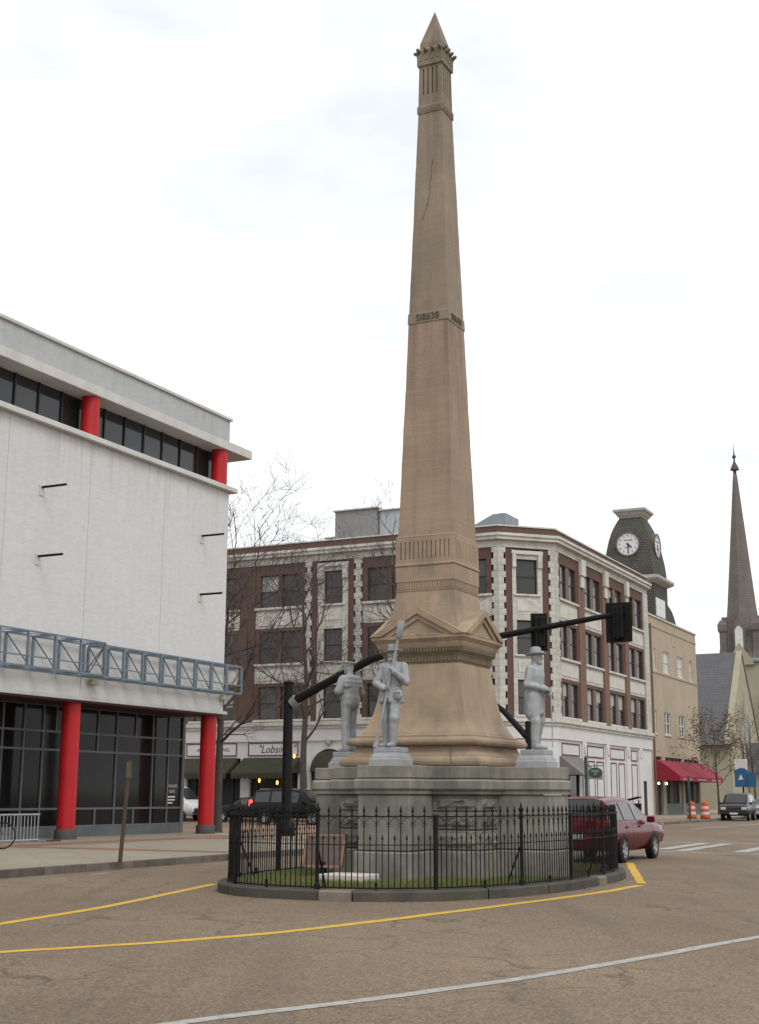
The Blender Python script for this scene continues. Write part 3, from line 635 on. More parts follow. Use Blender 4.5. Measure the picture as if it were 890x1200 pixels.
    def mesh(s, name, m):
        F = s.F; n = F.shape; ins = F < 0
        cs = np.zeros(tuple(k-1 for k in n), int)
        for i in (0,1):
            for j in (0,1):
                for k in (0,1): cs += ins[i:n[0]-1+i, j:n[1]-1+j, k:n[2]-1+k]
        act = (cs > 0) & (cs < 8); idx = np.full(act.shape, -1); ijk = np.argwhere(act); idx[act] = np.arange(len(ijk))
        acc = np.zeros((len(ijk), 3)); cnt = np.zeros(len(ijk)); I, J, Kk = ijk.T
        corners = [(i,j,k) for i in (0,1) for j in (0,1) for k in (0,1)]
        for a in range(8):
            for b in range(a+1, 8):
                A, B = corners[a], corners[b]
                if sum(abs(x-y) for x, y in zip(A, B)) != 1: continue
                fa = F[I+A[0], J+A[1], Kk+A[2]]; fb = F[I+B[0], J+B[1], Kk+B[2]]; cr = (fa < 0) != (fb < 0)
                t = np.where(cr, fa/np.where(cr, fa-fb, 1), 0)
                for c in range(3): acc[:, c] += np.where(cr, A[c]+t*(B[c]-A[c]), 0)
                cnt += cr
        V = s.lo+(ijk+acc/cnt[:, None])*s.h; quads = []
        for ax in range(3):
            b, c = (ax+1) % 3, (ax+2) % 3
            sl0 = [slice(None)]*3; sl1 = [slice(None)]*3; sl0[ax] = slice(0, n[ax]-1); sl1[ax] = slice(1, n[ax])
            cr = ins[tuple(sl0)] != ins[tuple(sl1)]; e = np.argwhere(cr); sg = ins[tuple(sl0)][cr]
            ok = (e[:, b] > 0) & (e[:, c] > 0) & (e[:, b] < n[b]-1) & (e[:, c] < n[c]-1); e = e[ok]; sg = sg[ok]
            def cell(db, dc):
                q = e.copy(); q[:, b] -= db; q[:, c] -= dc; return idx[q[:, 0], q[:, 1], q[:, 2]]
            Q = np.stack([cell(1,1), cell(0,1), cell(0,0), cell(1,0)], 1); Q[~sg] = Q[~sg][:, ::-1]; quads.append(Q)
        Q = np.concatenate(quads); me = D.meshes.new(name); me.from_pydata(V.tolist(), [], Q.tolist()); me.materials.append(m)
        me.polygons.foreach_set('use_smooth', [True]*len(me.polygons)); me.update(); return me
def pedestal(t):
    MB().sq([(.295,0),(.295,.10),(.28,.115)]).build('pedestal_base', statue_m, t)
    MB().sq([(.268,.115),(.262,.15),(.24,.19),(.228,.21),(.225,.225),(.232,.23),(.232,.30),(.225,.31)]).build('pedestal_top', statue_m, t)
PT = 0.31; ZT = 2.06; DS = 2.02
def statue(label, dv, du, rz, field, scale=1.0, name='soldier_statue', fyaw=0.0):
    t = thing(name, label, 'statue', MV+dv, MU+du, ZT, rz); pedestal(t)
    field.folds(); me = field.mesh('figure', statue_m); o = obj('figure', me, t, (0, 0, PT)); o.rotation_euler = (0, 0, fyaw); o.scale = (scale,)*3
    return t, o
def hat(o, z, r_b, r_c, h, tilt=0.0, yaw=0.0, cy=0.0, cx=0.0, dent_=0.0, name='hat'):
    m = MB().lathe([(r_c*.9,-.012),(r_b*.85,-.02),(r_b,.0),(r_b*1.0,.008),(r_b*.9,-.004),(r_c*1.04,.004),(r_c,.02),(r_c*.97,h*.45),(r_c*.92,h*.75),(r_c*.82,h*.92),(r_c*.62,h),(r_c*.2,h-dent_)], 24)
    m.v = [(x*.92, y*1.08, z_+abs(x)*.10) for x, y, z_ in m.v]
    q = m.build(name, statue_m, o, 40); q.location = (cx, cy, z); q.rotation_euler = (tilt, 0, yaw); return q
# artilleryman with a sponge rammer
f = Field((-.42,-.42,-.02), (.48,.32,1.82), .0105)
lean = .05
f.torso(lean); f.head((.045,-.03,1.62), -.28, True)
f.ell((0,.02,.90), (.205,.165,.17), .06); f.cap((-.02,-.140,1.40), (.0,-.155,.86), .012, .016, .02)
for i in range(14):
    th = 2*math.pi*i/14; f.cap((.20*math.cos(th),.02+.165*math.sin(th),.80), (.18*math.cos(th),.015+.14*math.sin(th),1.0), .032, .02, .03)
f.ell((0,.02,.80), (.14,.11,.14), .03)
f.leg((-.09,.02,.92), (-.11,.03,.50), (-.10,.06,.09), (-.17,-.10,.035)); f.leg((.09,-.0,.92), (.10,-.10,.50), (.06,-.06,.09), (.05,-.24,.035))
f.arm((-.13,.0,1.41), (-.27,-.02,1.12), (-.07,-.20,1.02)); f.hand((-.07,-.20,1.02), (.95,-.25,-.1), (.25,.9,.2), 1, (.7,1.1,1.0))
f.arm((.23,.0,1.41), (.31,-.07,1.13), (.145,-.20,1.30)); f.hand((.145,-.20,1.30), (-.55,-.2,.8), (-.5,.8,0), -1, (.7,1.1,1.0))
for z in (1.12, 1.2): f.cap((-.15+lean,-.08,z+.06), (.02+lean,-.125,z), .008, .008, .012)
f.cap((-.16,-.09,1.03), (.17,-.09,1.0), .022, .022, .012); f.cap((.17,-.05,1.02), (-.1,-.11,1.42), .014, .014, .012)
st1, o = statue('grey statue of a soldier holding a long cannon rammer diagonally across his body', 0, -DS-.03, 0.06, f)
hat(o, 1.68, .185, .096, .125, .05, -.28, -.01, .045)
rm = MB(); a, b = Vector((-.21,-.20,.0)), Vector((.255,-.13,2.2)); dd = (b-a)
rm.tube([a, a.lerp(b, .04)], [.052, .045], 12).tube([a.lerp(b, .04), a.lerp(b, .87)], .0225, 10).tube([a.lerp(b, .86), a.lerp(b, .875), a.lerp(b, .99), b], [.045, .062, .062, .055], 14)
rm.build('rammer', statue_m, o, 40)
f = Field((-.15,-.12,-.15), (.15,.12,.15), .01); f.ell((0,0,0), (.085,.05,.095), .02); f.cap((-.05,-.05,.045), (.05,-.05,.045), .012, .012, .01)
q = obj('pouch', f.mesh('pouch', statue_m), o, (.19,-.13,.90))
# officer with hands crossed over a sword hilt
f = Field((-.34,-.44,-.02), (.34,.34,1.84), .0105)
f.torso(0); f.head((0,-.03,1.63), .1, True)
f.ell((0,.03,.93), (.19,.165,.2), .06); f.cap((.09,.02,.93), (.11,.02,.62), .125, .115, .05); f.cap((-.09,.03,.93), (-.11,.02,.62), .13, .118, .05); f.cap((0,.07,.95), (0,.06,.66), .12, .10, .05)
for i in range(16):
    th = 2*math.pi*i/16; f.cap((.185*math.cos(th),.03+.15*math.sin(th),.64), (.18*math.cos(th),.03+.15*math.sin(th),.88), .022, .015, .03)
f.leg((.09,.0,.92), (.10,-.02,.50), (.09,.05,.09), (.13,-.12,.035), (.095,.085,.07)); f.leg((-.09,.0,.92), (-.11,-.05,.50), (-.11,-.03,.09), (-.13,-.2,.035), (.095,.085,.07))
for x in (.10, -.11): f.cap((x-.07,-.02,.5), (x+.07,-.04,.5), .03, .03, .03)
f.arm((-.19,.01,1.41), (-.26,.03,1.13), (-.06,-.22,1.06)); f.hand((-.06,-.22,1.06), (.7,-.6,-.35), (.2,.2,-.95), 1, (.5,.8,.8))
f.arm((.19,.01,1.41), (.26,.03,1.13), (.07,-.23,1.03)); f.hand((.07,-.23,1.03), (-.6,-.6,-.45), (-.2,.2,-.95), -1, (.5,.8,.8))
for z in (1.18, 1.27, 1.36): f.cap((-.05,-.125,z), (.03,-.128,z), .012, .012, .008)
f.cap((-.14,-.06,1.06), (.14,-.06,1.06), .06, .06, .03)
st2, o = statue('grey statue of an officer in a brimmed hat, hands crossed on his sword', DS-.07, 0, math.pi/2, f, 1.03, fyaw=-.12)
hat(o, 1.685, .185, .1, .13, -.04, .1, -.02, 0, .03)
MB().tube([(0,-.29,1.08),(0,-.30,.95),(.01,-.31,.5),(.02,-.30,.03)], [.018,.014,.013,.008], 8).tube([(-.07,-.30,.96),(.07,-.30,.96)], .012, 6).build('sword', statue_m, o, 40)
# sailor in a blouse and flat cap, seen from behind
f = Field((-.40,-.44,-.02), (.40,.34,1.82), .0105)
f.torso(0); f.head((0,-.03,1.62), .3)
f.ell((0,.01,1.05), (.205,.16,.10), .05); f.ell((0,.01,1.18), (.195,.145,.16), .05)
for i in range(9):
    x = -.16+.04*i; yb = .13*math.sqrt(max(.05, 1-(x/.2)**2)); f.cap((x,yb+.02,1.05), (x*.9,yb+.005,1.24), .010, .006, .012)
f.cap((-.17,.105,1.27), (.17,.105,1.27), .05, .05, .008); f.cap((-.165,.10,1.34), (.165,.10,1.34), .055, .055, .02); f.cap((-.15,.06,1.41), (.15,.06,1.41), .075, .075, .02)
f.leg((.09,.0,.92), (.10,.0,.50), (.11,.05,.07), (.14,-.12,.035), (.105,.082,.092)); f.leg((-.09,.0,.92), (-.10,-.06,.50), (-.11,-.02,.07), (-.14,-.19,.035), (.105,.082,.092))
f.ell((0,.06,.95), (.165,.11,.13), .05)
f.arm((-.19,.01,1.40), (-.30,.0,1.16), (-.10,-.22,1.13), (.085,.074,.055)); f.hand((-.10,-.22,1.13), (.9,-.3,-.1), (.3,.9,0), 1)
f.arm((.19,.01,1.40), (.30,.0,1.16), (.10,-.23,1.20), (.085,.074,.055)); f.hand((.10,-.23,1.20), (-.9,-.3,-.1), (-.3,.9,0), -1)
st3, o = statue('grey statue of a sailor with flat cap and wide collar, his back half turned', -DS+.12, 0, -math.pi/2, f, 1.0, 'sailor_statue', -.38)
m = MB().lathe([(.085,-.01),(.09,.0),(.092,.03),(.10,.045),(.118,.06),(.122,.075),(.112,.088),(.05,.092)], 24); q = m.build('cap', statue_m, o, 40); q.location = (0,-.02,1.665); q.rotation_euler = (-.06,0,.3)
# ------------------------------------------------------------------ white building with red columns
whitew = mat('white_painted_brick', (0.615,0.61,0.605), (0.595,0.59,0.585), 0.6, 0.85, 0.0, 25, brick=(0.22, 0.075, (0.57,0.565,0.56), 0.008), streak=0.10, drip=(13.05, 2.6, 0.34))
whitec = mat('white_coping', (0.58,0.57,0.55), (0.5,0.49,0.47), 1.0, 0.8, 0.1, 30, streak=0.2)
parapm = mat('grey_white_brick', (0.50,0.515,0.52), (0.43,0.45,0.46), 0.9, 0.85, 0.15, 25, brick=(0.22, 0.075, (0.42,0.43,0.44), 0.008), stain=(0.40,0.43,0.43), stain_scale=0.7, streak=0.15, drip=(15.9, .9, 0.3))
redm = mat('red_column_paint', (0.50,0.008,0.013), (0.42,0.008,0.012), 0.9, 0.5, 0.05, 20, stain=(0.33,0.012,0.014), stain_scale=1.4, streak=0.3)
greyal = mat('grey_aluminium', (0.115,0.125,0.14), (0.095,0.1,0.11), 3, 0.5, 0.05, 20)
darkal = mat('dark_aluminium', (0.02,0.022,0.025), rough=0.45)
glassd = mat('dark_glass', (0.008,0.008,0.009), (0.018,0.017,0.016), 0.45, 0.07, 0.02, 1.2, spec=0.16, vary=0.3)
glassu = mat('tinted_glass', (0.02,0.021,0.023), (0.028,0.029,0.03), 0.5, 0.08, 0.02, 0.8, spec=0.55, vary=0.2)
bluest = mat('blue_grey_steel', (0.15,0.192,0.23), (0.115,0.15,0.18), 3, 0.5, 0.08, 30)
plinthm = mat('dark_plinth', (0.07,0.066,0.064), (0.05,0.048,0.047), 3, 0.7, 0.15, 30)
maroon = mat('maroon_trim', (0.13,0.025,0.04), rough=0.6)
basem = mat('grey_base', (0.12,0.125,0.13), (0.09,0.095,0.1), 2, 0.75, 0.1, 30)
EV, EU = -28.0, 43.15
wb = thing('department_building', 'white painted brick building with red round columns and a glass shopfront', 'building', EV, EU)
MB().box(-18, -.30, -36, -.02, 4.62, 13.04).box(-18, -1.9, -36, -.1, .1, 4.62).box(-18, -.9, -36, -.0, 13.0, 14.74).build('core', whitew, wb)
joints = [-36, -28.9, -24.7, -20.7, -16.5, -12.41, -8.43, -4.22, 0]
for a, b in zip(joints, joints[1:]): MB().box(-.31, 0, a+.012, b-.012, 4.62, 13.04, .006).build('wall_panel', whitew, wb)
MB().box(-.31, -.012, -36, -.02, 4.63, 13.03).build('joint_backing', mat('joint_grey', (0.4,0.4,0.41), rough=0.9), wb)  # grey backing seen in the gaps between wall panels
MB().box(-18, .22, -36, .30, 13.042, 13.23, .02).build('sill_band', whitec, wb)
MB().box(-18, .0, -36, 1.62, 14.73, 15.08, .015).build('roof_slab', whitec, wb)
MB().box(-17.9, -.01, -35.9, -.05, 15.082, 15.90).build('parapet', parapm, wb)
MB().box(-18, .07, -36, .05, 15.902, 16.03, .02).build('coping', whitec, wb)
MB().box(-18, .05, -36, .22, 4.50, 4.615, .01).build('fascia_lip', whitec, wb)
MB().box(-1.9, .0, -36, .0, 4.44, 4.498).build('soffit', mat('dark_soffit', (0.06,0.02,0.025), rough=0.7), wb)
colm = MB().lathe([(.295,.0),(.295,4.05)], 32).mesh('column', redm, 40); ucm = MB().lathe([(.31,.0),(.31,1.49)], 32).mesh('column', redm, 40)
plm = MB().lathe([(.355,0),(.355,.28),(.33,.31)], 32).mesh('column_plinth', plinthm, 40)
for i in range(4):
    y = -.28-7.97*i
    obj('column', colm, wb, (-.45, y, .45)); obj('column_plinth', plm, wb, (-.45, y, .146)); obj('column', ucm, wb, (-.38, y+.12, 13.235))
# clerestory windows
for b in range(4):
    y1 = -.0-8.02*b; n = 7
    for k in range(n):
        a0 = y1-1.145*(k+1); w_ = MB().box(-.86, -.76, a0, a0+.06, 13.24, 14.73).build('mullion', darkal, wb)
        MB().box(-.83, -.815, a0+.06, a0+1.145, 13.24, 14.73).build('window_pane', glassu, wb)
# ground floor glazing: each pane a piece
zr = [0.49, 1.07, 2.98, 3.58, 4.44]
def mul(y, z0, z1): MB().box(-1.86, -1.765, y-.032, y+.032, z0, z1).build('mullion', greyal, wb)
for b in range(3):
    base = -8.02*b; ym = [.05-.02, -.90, -1.90, -2.95, -4.07, -5.13, -6.2, -7.35, -7.99]
    ym = [base+y for y in ym]
    single = [(ym[i+1], ym[i]) for i in range(8)]; double = [(ym[1], ym[0]), (ym[2], ym[1]), (ym[4], ym[2]), (ym[6], ym[4]), (ym[8], ym[6])]
    for r in range(4):
        cells = double if r == 1 else single
        if r == 2: cells = [(ym[1], ym[0]), (ym[2], ym[1]), (ym[4], ym[2]), (ym[5], ym[4]), (ym[6], ym[5]), (ym[8], ym[6])]
        if r == 0: cells = [(ym[1], ym[0]), (ym[2], ym[1]), (ym[3], ym[2]), (ym[4], ym[3]), (ym[5], ym[4]), (ym[6], ym[5]), (ym[8], ym[6])]
        for a, c in cells:
            MB().box(-1.825, -1.81, a, c, zr[r], zr[r+1]).build('window_pane', glassd, wb)
            mul(a, zr[r]+.035, zr[r+1]-.035)
    for z in zr: MB().box(-1.862, -1.767, ym[8], ym[0], z-.035, z+.035).build('rail', greyal, wb)
MB().box(-1.9, -1.74, -.03, .13, .14, 4.44).build('corner_post', greyal, wb)
MB().box(-1.88, -1.75, -24, -.03, .14, .452).build('base_panel', basem, wb)
for k in range(5):
    MB().box(-1.86-1.3*(k+1), -1.88-1.3*k, .04, .055, .5, 4.44).build('window_pane', glassd, wb)
for j, (s_, z, sz) in enumerate((('DOLAND', 1.86, .155), ('GATE', 1.66, .15))):
    o = obj('lettering', text_mesh(s_, sz, mat('white_lettering', (0.75,0.75,0.75), rough=0.6), .001), wb, (-1.805, -.55, z), math.pi/2)
for j in range(3): MB().box(-1.806, -1.803, -.86, -.86+(.52, .5, .36)[j], 1.44-.11*j, 1.49-.11*j).build('small_print', MATS['white_lettering'], wb)
# sign bracket rods on the wall
rodm = MB().tube([(0,0,0),(.95,0,0)], .04, 8).mesh('bracket_rod', iron); plate = MB().box(0,.03,-.10,.10,-.22,.12).mesh('bracket_plate', whitec)
for u_ in (32.34, 41.35, 23.4):
    for z in (11.02, 8.81):
        obj('bracket_rod', rodm, wb, (.03, u_-EU, z)); obj('bracket_plate', plate, wb, (.001, u_-EU, z-.05))
for y in (-7.9, -.15): MB().box(.0, .22, y-.18, y+.18, 5.02, 5.20, .01).build('truss_bearing', mat('beige_metal', (0.42,0.38,0.3), rough=0.6), wb)
# two steel trusses along the wall
def truss(label, y0, y1, n, x0, x1, z0, z1):
    t = thing('steel_truss', label, 'truss', EV, EU, 0); st = (y1-y0)/n; zm = z0+.30
    for x in (x0, x1):
        for z in (z0, z1): MB().box(x-.026, x+.026, y0, y1, z-.026, z+.026).build('chord', bluest, t)
    MB().box(x1-.02, x1+.02, y0, y1, zm-.02, zm+.02).build('middle_rail', bluest, t)
    for i in range(n+1):
        y = y0+st*i
        for x in (x0, x1): MB().box(x-.036, x+.036, y-.036, y+.036, z0+.026, z1-.026).build('post', bluest, t)
        for z in (z0, z1): MB().box(x0+.045, x1-.045, y-.03, y+.03, z-.03, z+.03).build('strut', bluest, t)
        if i < n:
            MB().tube([(x0, y+.05, z1-.05), (x0, y+st-.05, z0+.05)], .022, 6).build('brace', bluest, t)
            MB().tube([(x0+.05, y+.05, z0), (x1-.05, y+st-.05, z0)], .02, 6).build('brace', bluest, t)
            MB().tube([(x0+.05, y+.05, z1), (x1-.05, y+st-.05, z1)], .02, 6).build('brace', bluest, t)
    for y in (y0, y1): MB().tube([(x0, y, z0+.05), (x1, y, z1-.05)], .02, 6).build('brace', bluest, t)
truss('blue grey steel truss over the shopfront, stepped further out from the white wall', 20.0-EU, 34.62-EU, 12, .16, 1.02, 5.24, 6.28)
truss('blue grey steel truss running past the corner of the white building', 34.85-EU, 43.1-EU, 8, .16, .80, 5.24, 6.24)
# ------------------------------------------------------------------ four-storey brick and cream building
brickm = mat('red_brown_brick', (0.135,0.075,0.06), (0.105,0.06,0.05), 0.8, 0.9, 0.2, 25, brick=(0.22, 0.075, (0.12,0.075,0.06), 0.010), stain=(0.09,0.05,0.04), stain_scale=0.5)
brickl = mat('tan_brick', (0.20,0.112,0.082), (0.16,0.09,0.066), 0.8, 0.9, 0.2, 25, brick=(0.22, 0.075, (0.2,0.13,0.1), 0.010))
cream = mat('cream_terracotta', (0.56,0.545,0.49), (0.49,0.475,0.425), 1.0, 0.8, 0.15, 20, brick=(0.62, 0.40, (0.36,0.34,0.29), 0.012), stain=(0.36,0.34,0.29), stain_scale=0.8, streak=0.45)
creamp = mat('cream_moulding', (0.58,0.565,0.51), (0.51,0.495,0.445), 1.2, 0.8, 0.15, 20, streak=0.35, stain=(0.37,0.35,0.3), stain_scale=1.0)
shopw = mat('white_shopfront_paint', (0.61,0.6,0.595), (0.56,0.55,0.545), 0.8, 0.7, 0.06, 20, streak=0.1)
panelw = mat('shop_panel_paint', (0.57,0.56,0.58), (0.53,0.52,0.54), 1.0, 0.7, 0.05, 20)
winf = mat('dark_window_frame', (0.035,0.024,0.022), rough=0.6)
winf2 = mat('brown_window_frame', (0.16,0.12,0.1), (0.12,0.09,0.075), 3, 0.7)
wing = mat('window_glass', (0.035,0.034,0.033), (0.05,0.047,0.044), 0.35, 0.1, 0.02, 0.7, spec=0.5, vary=0.35)
blindm = mat('window_blind', (0.4,0.4,0.36), rough=0.9)
darkin = mat('dark_interior', (0.012,0.011,0.012), rough=0.6)
BV, BU, CH = -28.0, 81.46, 2.75
bb = thing('brick_building', 'four-storey red brick building with cream quoins and a canted corner', 'building', BV, BU)
FB = -78.7+BU                        # local y of the left facade is -2.76
fR = Fr((0, 0), (0, 1), (1, 0)); fL = Fr((-CH, -CH), (-1, 0), (0, -1)); r2 = math.sqrt(.5); fC = Fr((0, 0), (-r2, -r2), (r2, -r2)); CL = CH*math.sqrt(2)
RB = .30
plan = [(-RB, .12), (-RB, 21.9), (-40, 21.9), (-40, -CH+RB), (-CH-.12, -CH+RB)]
MB().prism(plan, 0.1, 17.6).build('core', brickm, bb)
rows = [(14.09, 16.33), (10.25, 12.42), (6.50, 8.68)]
def window(fr, a, b, z0, z1, n=-.13, cream_m=False, blind=0.0):
    w_ = .07; f_ = MB()
    for p in ((a, a+w_, z0, z1), (b-w_, b, z0, z1), (a+w_, b-w_, z0, z0+w_), (a+w_, b-w_, z1-w_, z1), (a+w_, b-w_, (z0+z1)/2-.03, (z0+z1)/2+.03)): f_.obox(fr, p[0], p[1], n-.06, n+.03, p[2], p[3])
    o = f_.build('window', winf, bb)
    MB().obox(fr, a+w_, b-w_, n-.05, n-.03, z0+w_, (z0+z1)/2-.03).build('pane', wing, o)
    MB().obox(fr, a+w_, b-w_, n-.05, n-.03, (z0+z1)/2+.03, z1-w_).build('pane', wing, o)
    if blind: MB().obox(fr, a+w_, b-w_, n-.029, n-.024, z1-w_-blind*(z1-z0), z1-w_).build('blind', blindm, o)
rw = random.Random(8)
def wide_bay(fr, a, b, jamb, ww, frame_m, spand_m, blinds=False):
    mid = (a+b)/2; mw = (b-a-2*jamb-2*ww)/2
    for ri, (z0, z1) in enumerate(rows):
        top = (17.05, 13.0-.35, 8.92)[ri]
        m = MB().obox(fr, a, b, -RB, .02, z1, top)                               # brick head
        m.obox(fr, a, a+jamb, -RB, .018, z0, z1).obox(fr, b-jamb, b, -RB, .018, z0, z1)
        m.build('brick_surround', brickm, bb)
        MB().obox(fr, mid-mw, mid+mw, -RB, -.02, z0, z1).build('mullion_pier', frame_m, bb)
        for (p, q) in ((a+jamb, mid-mw), (mid+mw, b-jamb)): window(fr, p, q, z0, z1, blind=(rw.uniform(.3,.5) if blinds and ri == 2 and rw.random() < .6 else (rw.uniform(.15,.6) if rw.random() < .12 else 0)))
        MB().obox(fr, a-.02, b+.02, -RB, .14, z0-.16, z0-.004, .015).build('sill', creamp, bb)
        if ri < 2:
            zb = (12.66, 8.93)[ri]; m = MB().obox(fr, a+.02, b-.02, -RB, .0, zb, z0-.162)
            m.build('spandrel', spand_m, bb)
            MB().obox(fr, a+.22, b-.22, 0, .03, zb+.18, z0-.40, .01).build('spandrel_panel', creamp, bb)
def quoin_pillar(fr, a, b, z0=6.3, z1=17.05, side=(1, 1)):
    m = MB(); z = z0; k = 0
    while z < z1-.01:
        h = min(.40, z1-z); t = .14 if k % 2 else 0.0
        m.obox(fr, a+(t if side[0] else 0), b-(t if side[1] else 0), -RB, .07, z+.006, z+h-.006); z += h; k += 1
    m.build('quoin_pillar', cream, bb)
def narrow_bay(fr, a, b, wa, wb_):        # cream bay between quoin strips with one window per floor
    MB().obox(fr, a, a+.58, -RB, .0, 6.3, 17.05).obox(fr, b-.58, b, -RB, .0, 6.3, 17.05).build('brick_strip', brickm, bb)
    m = MB().obox(fr, a+.45, wa, -RB, .05, 6.3, 16.9).obox(fr, wb_, b-.45, -RB, .05, 6.3, 16.9)
    m.build('cream_surround', cream, bb)
    zs = [6.3]; 
    for z0, z1 in rows[::-1]: zs += [z0, z1]
    zs.append(16.9)
    for i in range(0, 8, 2): MB().obox(fr, wa, wb_, -RB, .045, zs[i], zs[i+1]).build('cream_panel', cream, bb)
    for ri, (z0, z1) in enumerate(rows):
        window(fr, wa, wb_, z0, z1); MB().obox(fr, wa-.18, wb_+.18, -RB, .15, z0-.14, z0-.005, .015).build('sill', creamp, bb)
        if ri < 2: MB().obox(fr, wa+.05, wb_-.05, .046, .075, z0-1.1, z0-.38, .01).build('spandrel_panel', creamp, bb)
    # head with brackets on the top floor
    MB().obox(fr, a+.40, b-.40, .0, .17, 16.62, 16.86, .02).obox(fr, a+.45, wa-.02, .06, .16, 15.8, 16.62).obox(fr, wb_+.02, b-.45, .06, .16, 15.8, 16.62).build('window_hood', creamp, bb)
# chamfer
quoin_pillar(fC, -.02, .40, side=(0, 1)); narrow_bay(fC, .40, CL-.5, 1.18, 2.67); quoin_pillar(fC, CL-.5, CL+.02, side=(1, 0))
# right facade: s = u - 81.46
quoin_pillar(fR, -.02, .80, side=(0, 1))
baysR = [(.84, 4.66), (5.95, 10.05), (11.2, 15.4), (16.4, 20.7)]
for i, (a, b) in enumerate(baysR):
    wide_bay(fR, a, b, .32, (b-a-.64-.62)/2/1.0*1.0, winf2, cream, True)
    if i < 3:
        p, q = b, baysR[i+1][0]; MB().obox(fR, p+.01, q-.01, -RB, .10, 6.3, 17.05).build('brick_pier', brickl, bb)
        MB().obox(fR, p+.2, q-.2, .1, .34, 16.1, 17.2, .02).obox(fR, p+.3, q-.3, .1, .24, 15.3, 16.1, .02).build('bracket', creamp, bb)
MB().obox(fR, 20.72, 21.92, -RB, .12, 6.3, 17.05).build('end_pillar', cream, bb)
# left facade: s = -30.75 - v
quoin_pillar(fL, -.02, .42, side=(0, 1))
wl = lambda v: -30.75-v
bl = [(-31.2, -35.15), (-36.4, -40.36)]
for a, b in bl: wide_bay(fL, wl(a), wl(b), .35, 1.48, brickm, cream)
MB().obox(fL, wl(-35.17), wl(-36.38), -RB, .06, 6.3, 17.05).build('brick_pier', brickm, bb)
quoin_pillar(fL, wl(-40.38), wl(-41.0)); narrow_bay(fL, wl(-41.0), wl(-44.2), wl(-41.85), wl(-43.28)); quoin_pillar(fL, wl(-44.2), wl(-44.73))
bl = [(-44.75, -48.65), (-49.9, -53.85), (-55.1, -59.0)]
for a, b in bl: wide_bay(fL, wl(a), wl(b), .35, 1.48, brickm, cream)
for a, b in ((-48.67, -49.88), (-53.87, -55.08)): MB().obox(fL, wl(a), wl(b), -RB, .06, 6.3, 17.05).build('brick_pier', brickm, bb)
MB().obox(fL, wl(-59.02), wl(-66), -RB, .03, 6.3, 17.05).build('brick_pier', brickm, bb)
# frieze, cornice, parapet swept along the three fronts
def sweep(name, m_, n0, n1, z0, z1, step=None):
    def pts(n):
        t = n*math.tan(math.radians(22.5)); return [(n, 21.9), (n, 0-t+0), None]
    def off(n):
        k = n*math.tan(math.pi/8); return [(n, 21.92), (n, -k), (-CH+k, -CH-n), (-40, -CH-n)]
    A, B = off(n0), off(n1); m = MB()
    for i in range(3):
        q = [A[i], A[i+1], B[i+1], B[i]]; m.add([(x, y, z0) for x, y in q]+[(x, y, z1) for x, y in q], [(0,1,2,3),(7,6,5,4),(0,4,5,1),(1,5,6,2),(2,6,7,3),(3,7,4,0)])
    return m.build(name, m_, bb)
sweep('frieze', creamp, -RB, .09, 17.05, 17.50); sweep('cornice', creamp, -RB, .42, 17.502, 17.72); sweep('cornice', creamp, -RB, .52, 17.722, 17.90)
sweep('parapet', brickm, -RB-.1, .12, 17.902, 18.38); sweep('coping', creamp, -RB-.12, .18, 18.382, 18.47)
sweep('shop_cornice', creamp, -RB, .34, 6.06, 6.30); sweep('shop_cornice', creamp, -RB, .22, 5.86, 6.058); sweep('shop_frieze', shopw, -RB, .12, 5.05, 5.858)
MB().prism([(-RB-.2, .5), (-RB-.2, 21.8), (-39, 21.8), (-39, -CH+.8), (-CH-.3, -CH+.8)], 17.6, 17.75).build('roof', mat('roof_felt', (0.12,0.12,0.12), rough=0.95), bb)
# ground floor of the right facade: panelled white front
gf = MB().obox(fR, 4.2, 21.92, -RB, .0, .14, 5.05).obox(fR, .0, 4.2, -RB, .0, 3.95, 5.05).obox(fR, 0, .6, -RB, .0, .14, 3.95).build('shopfront_wall', shopw, bb)
def panel(a, b, z0, z1):
    o = MB().obox(fR, a, b, .0, .02, z0, z1).build('shop_panel', panelw, bb); m = MB(); w_ = .085
    for p in ((a, b, z0, z0+w_), (a, b, z1-w_, z1), (a, a+w_, z0+w_, z1-w_), (b-w_, b, z0+w_, z1-w_)): m.obox(fR, p[0], p[1], .02, .05, p[2], p[3])
    m.build('moulding', maroon, o)
for a, b in ((.68, 4.25), (5.85, 9.55), (11.0, 14.55), (16.2, 17.85)): panel(a, b, 4.06, 4.86)
for a, b in ((6.0, 7.4), (7.85, 9.45), (11.05, 12.45), (12.95, 14.45), (16.25, 17.75)): panel(a, b, .7, 3.86)
for a in (4.75, 9.95, 14.95, 18.25): MB().obox(fR, a, a+.75, 0, .12, .14, 5.04, .02).obox(fR, a+.2, a+.55, .12, .2, 4.3, 4.9, .03).build('pilaster', shopw, bb)
MB().obox(fR, 19.1, 20.2, -.02, .03, .14, 2.68).build('door', darkin, bb)
MB().obox(fR, .6, 4.2, -.22, -.12, .14, 3.95).build('shop_window', glassd, bb)
for a in (.62, 2.3, 4.1): MB().obox(fR, a, a+.1, -.2, -.06, .14, 3.9).build('mullion', winf, bb)
def awning(name, label_parent, fr, a, b, z1, z0, out, drop, m_, parent, vm=None, seg=12, shoulder=0.0):
    me = MB().poly_side if False else MB()
    vs = [fr(a, .02, z1), fr(b, .02, z1), fr(b+shoulder, out, z0), fr(a-shoulder, out, z0), fr(b+shoulder, out, z0-drop), fr(a-shoulder, out, z0-drop), fr(b+shoulder, .02, z0-drop*.0), fr(a-shoulder, .02, z0)]
    me.add(vs, [(0,1,2,3), (3,2,4,5), (1,6,2), (0,3,7)]); o = me.build(name, m_, parent)
    o.modifiers.new('cloth', 'SOLIDIFY').thickness = .02; return o
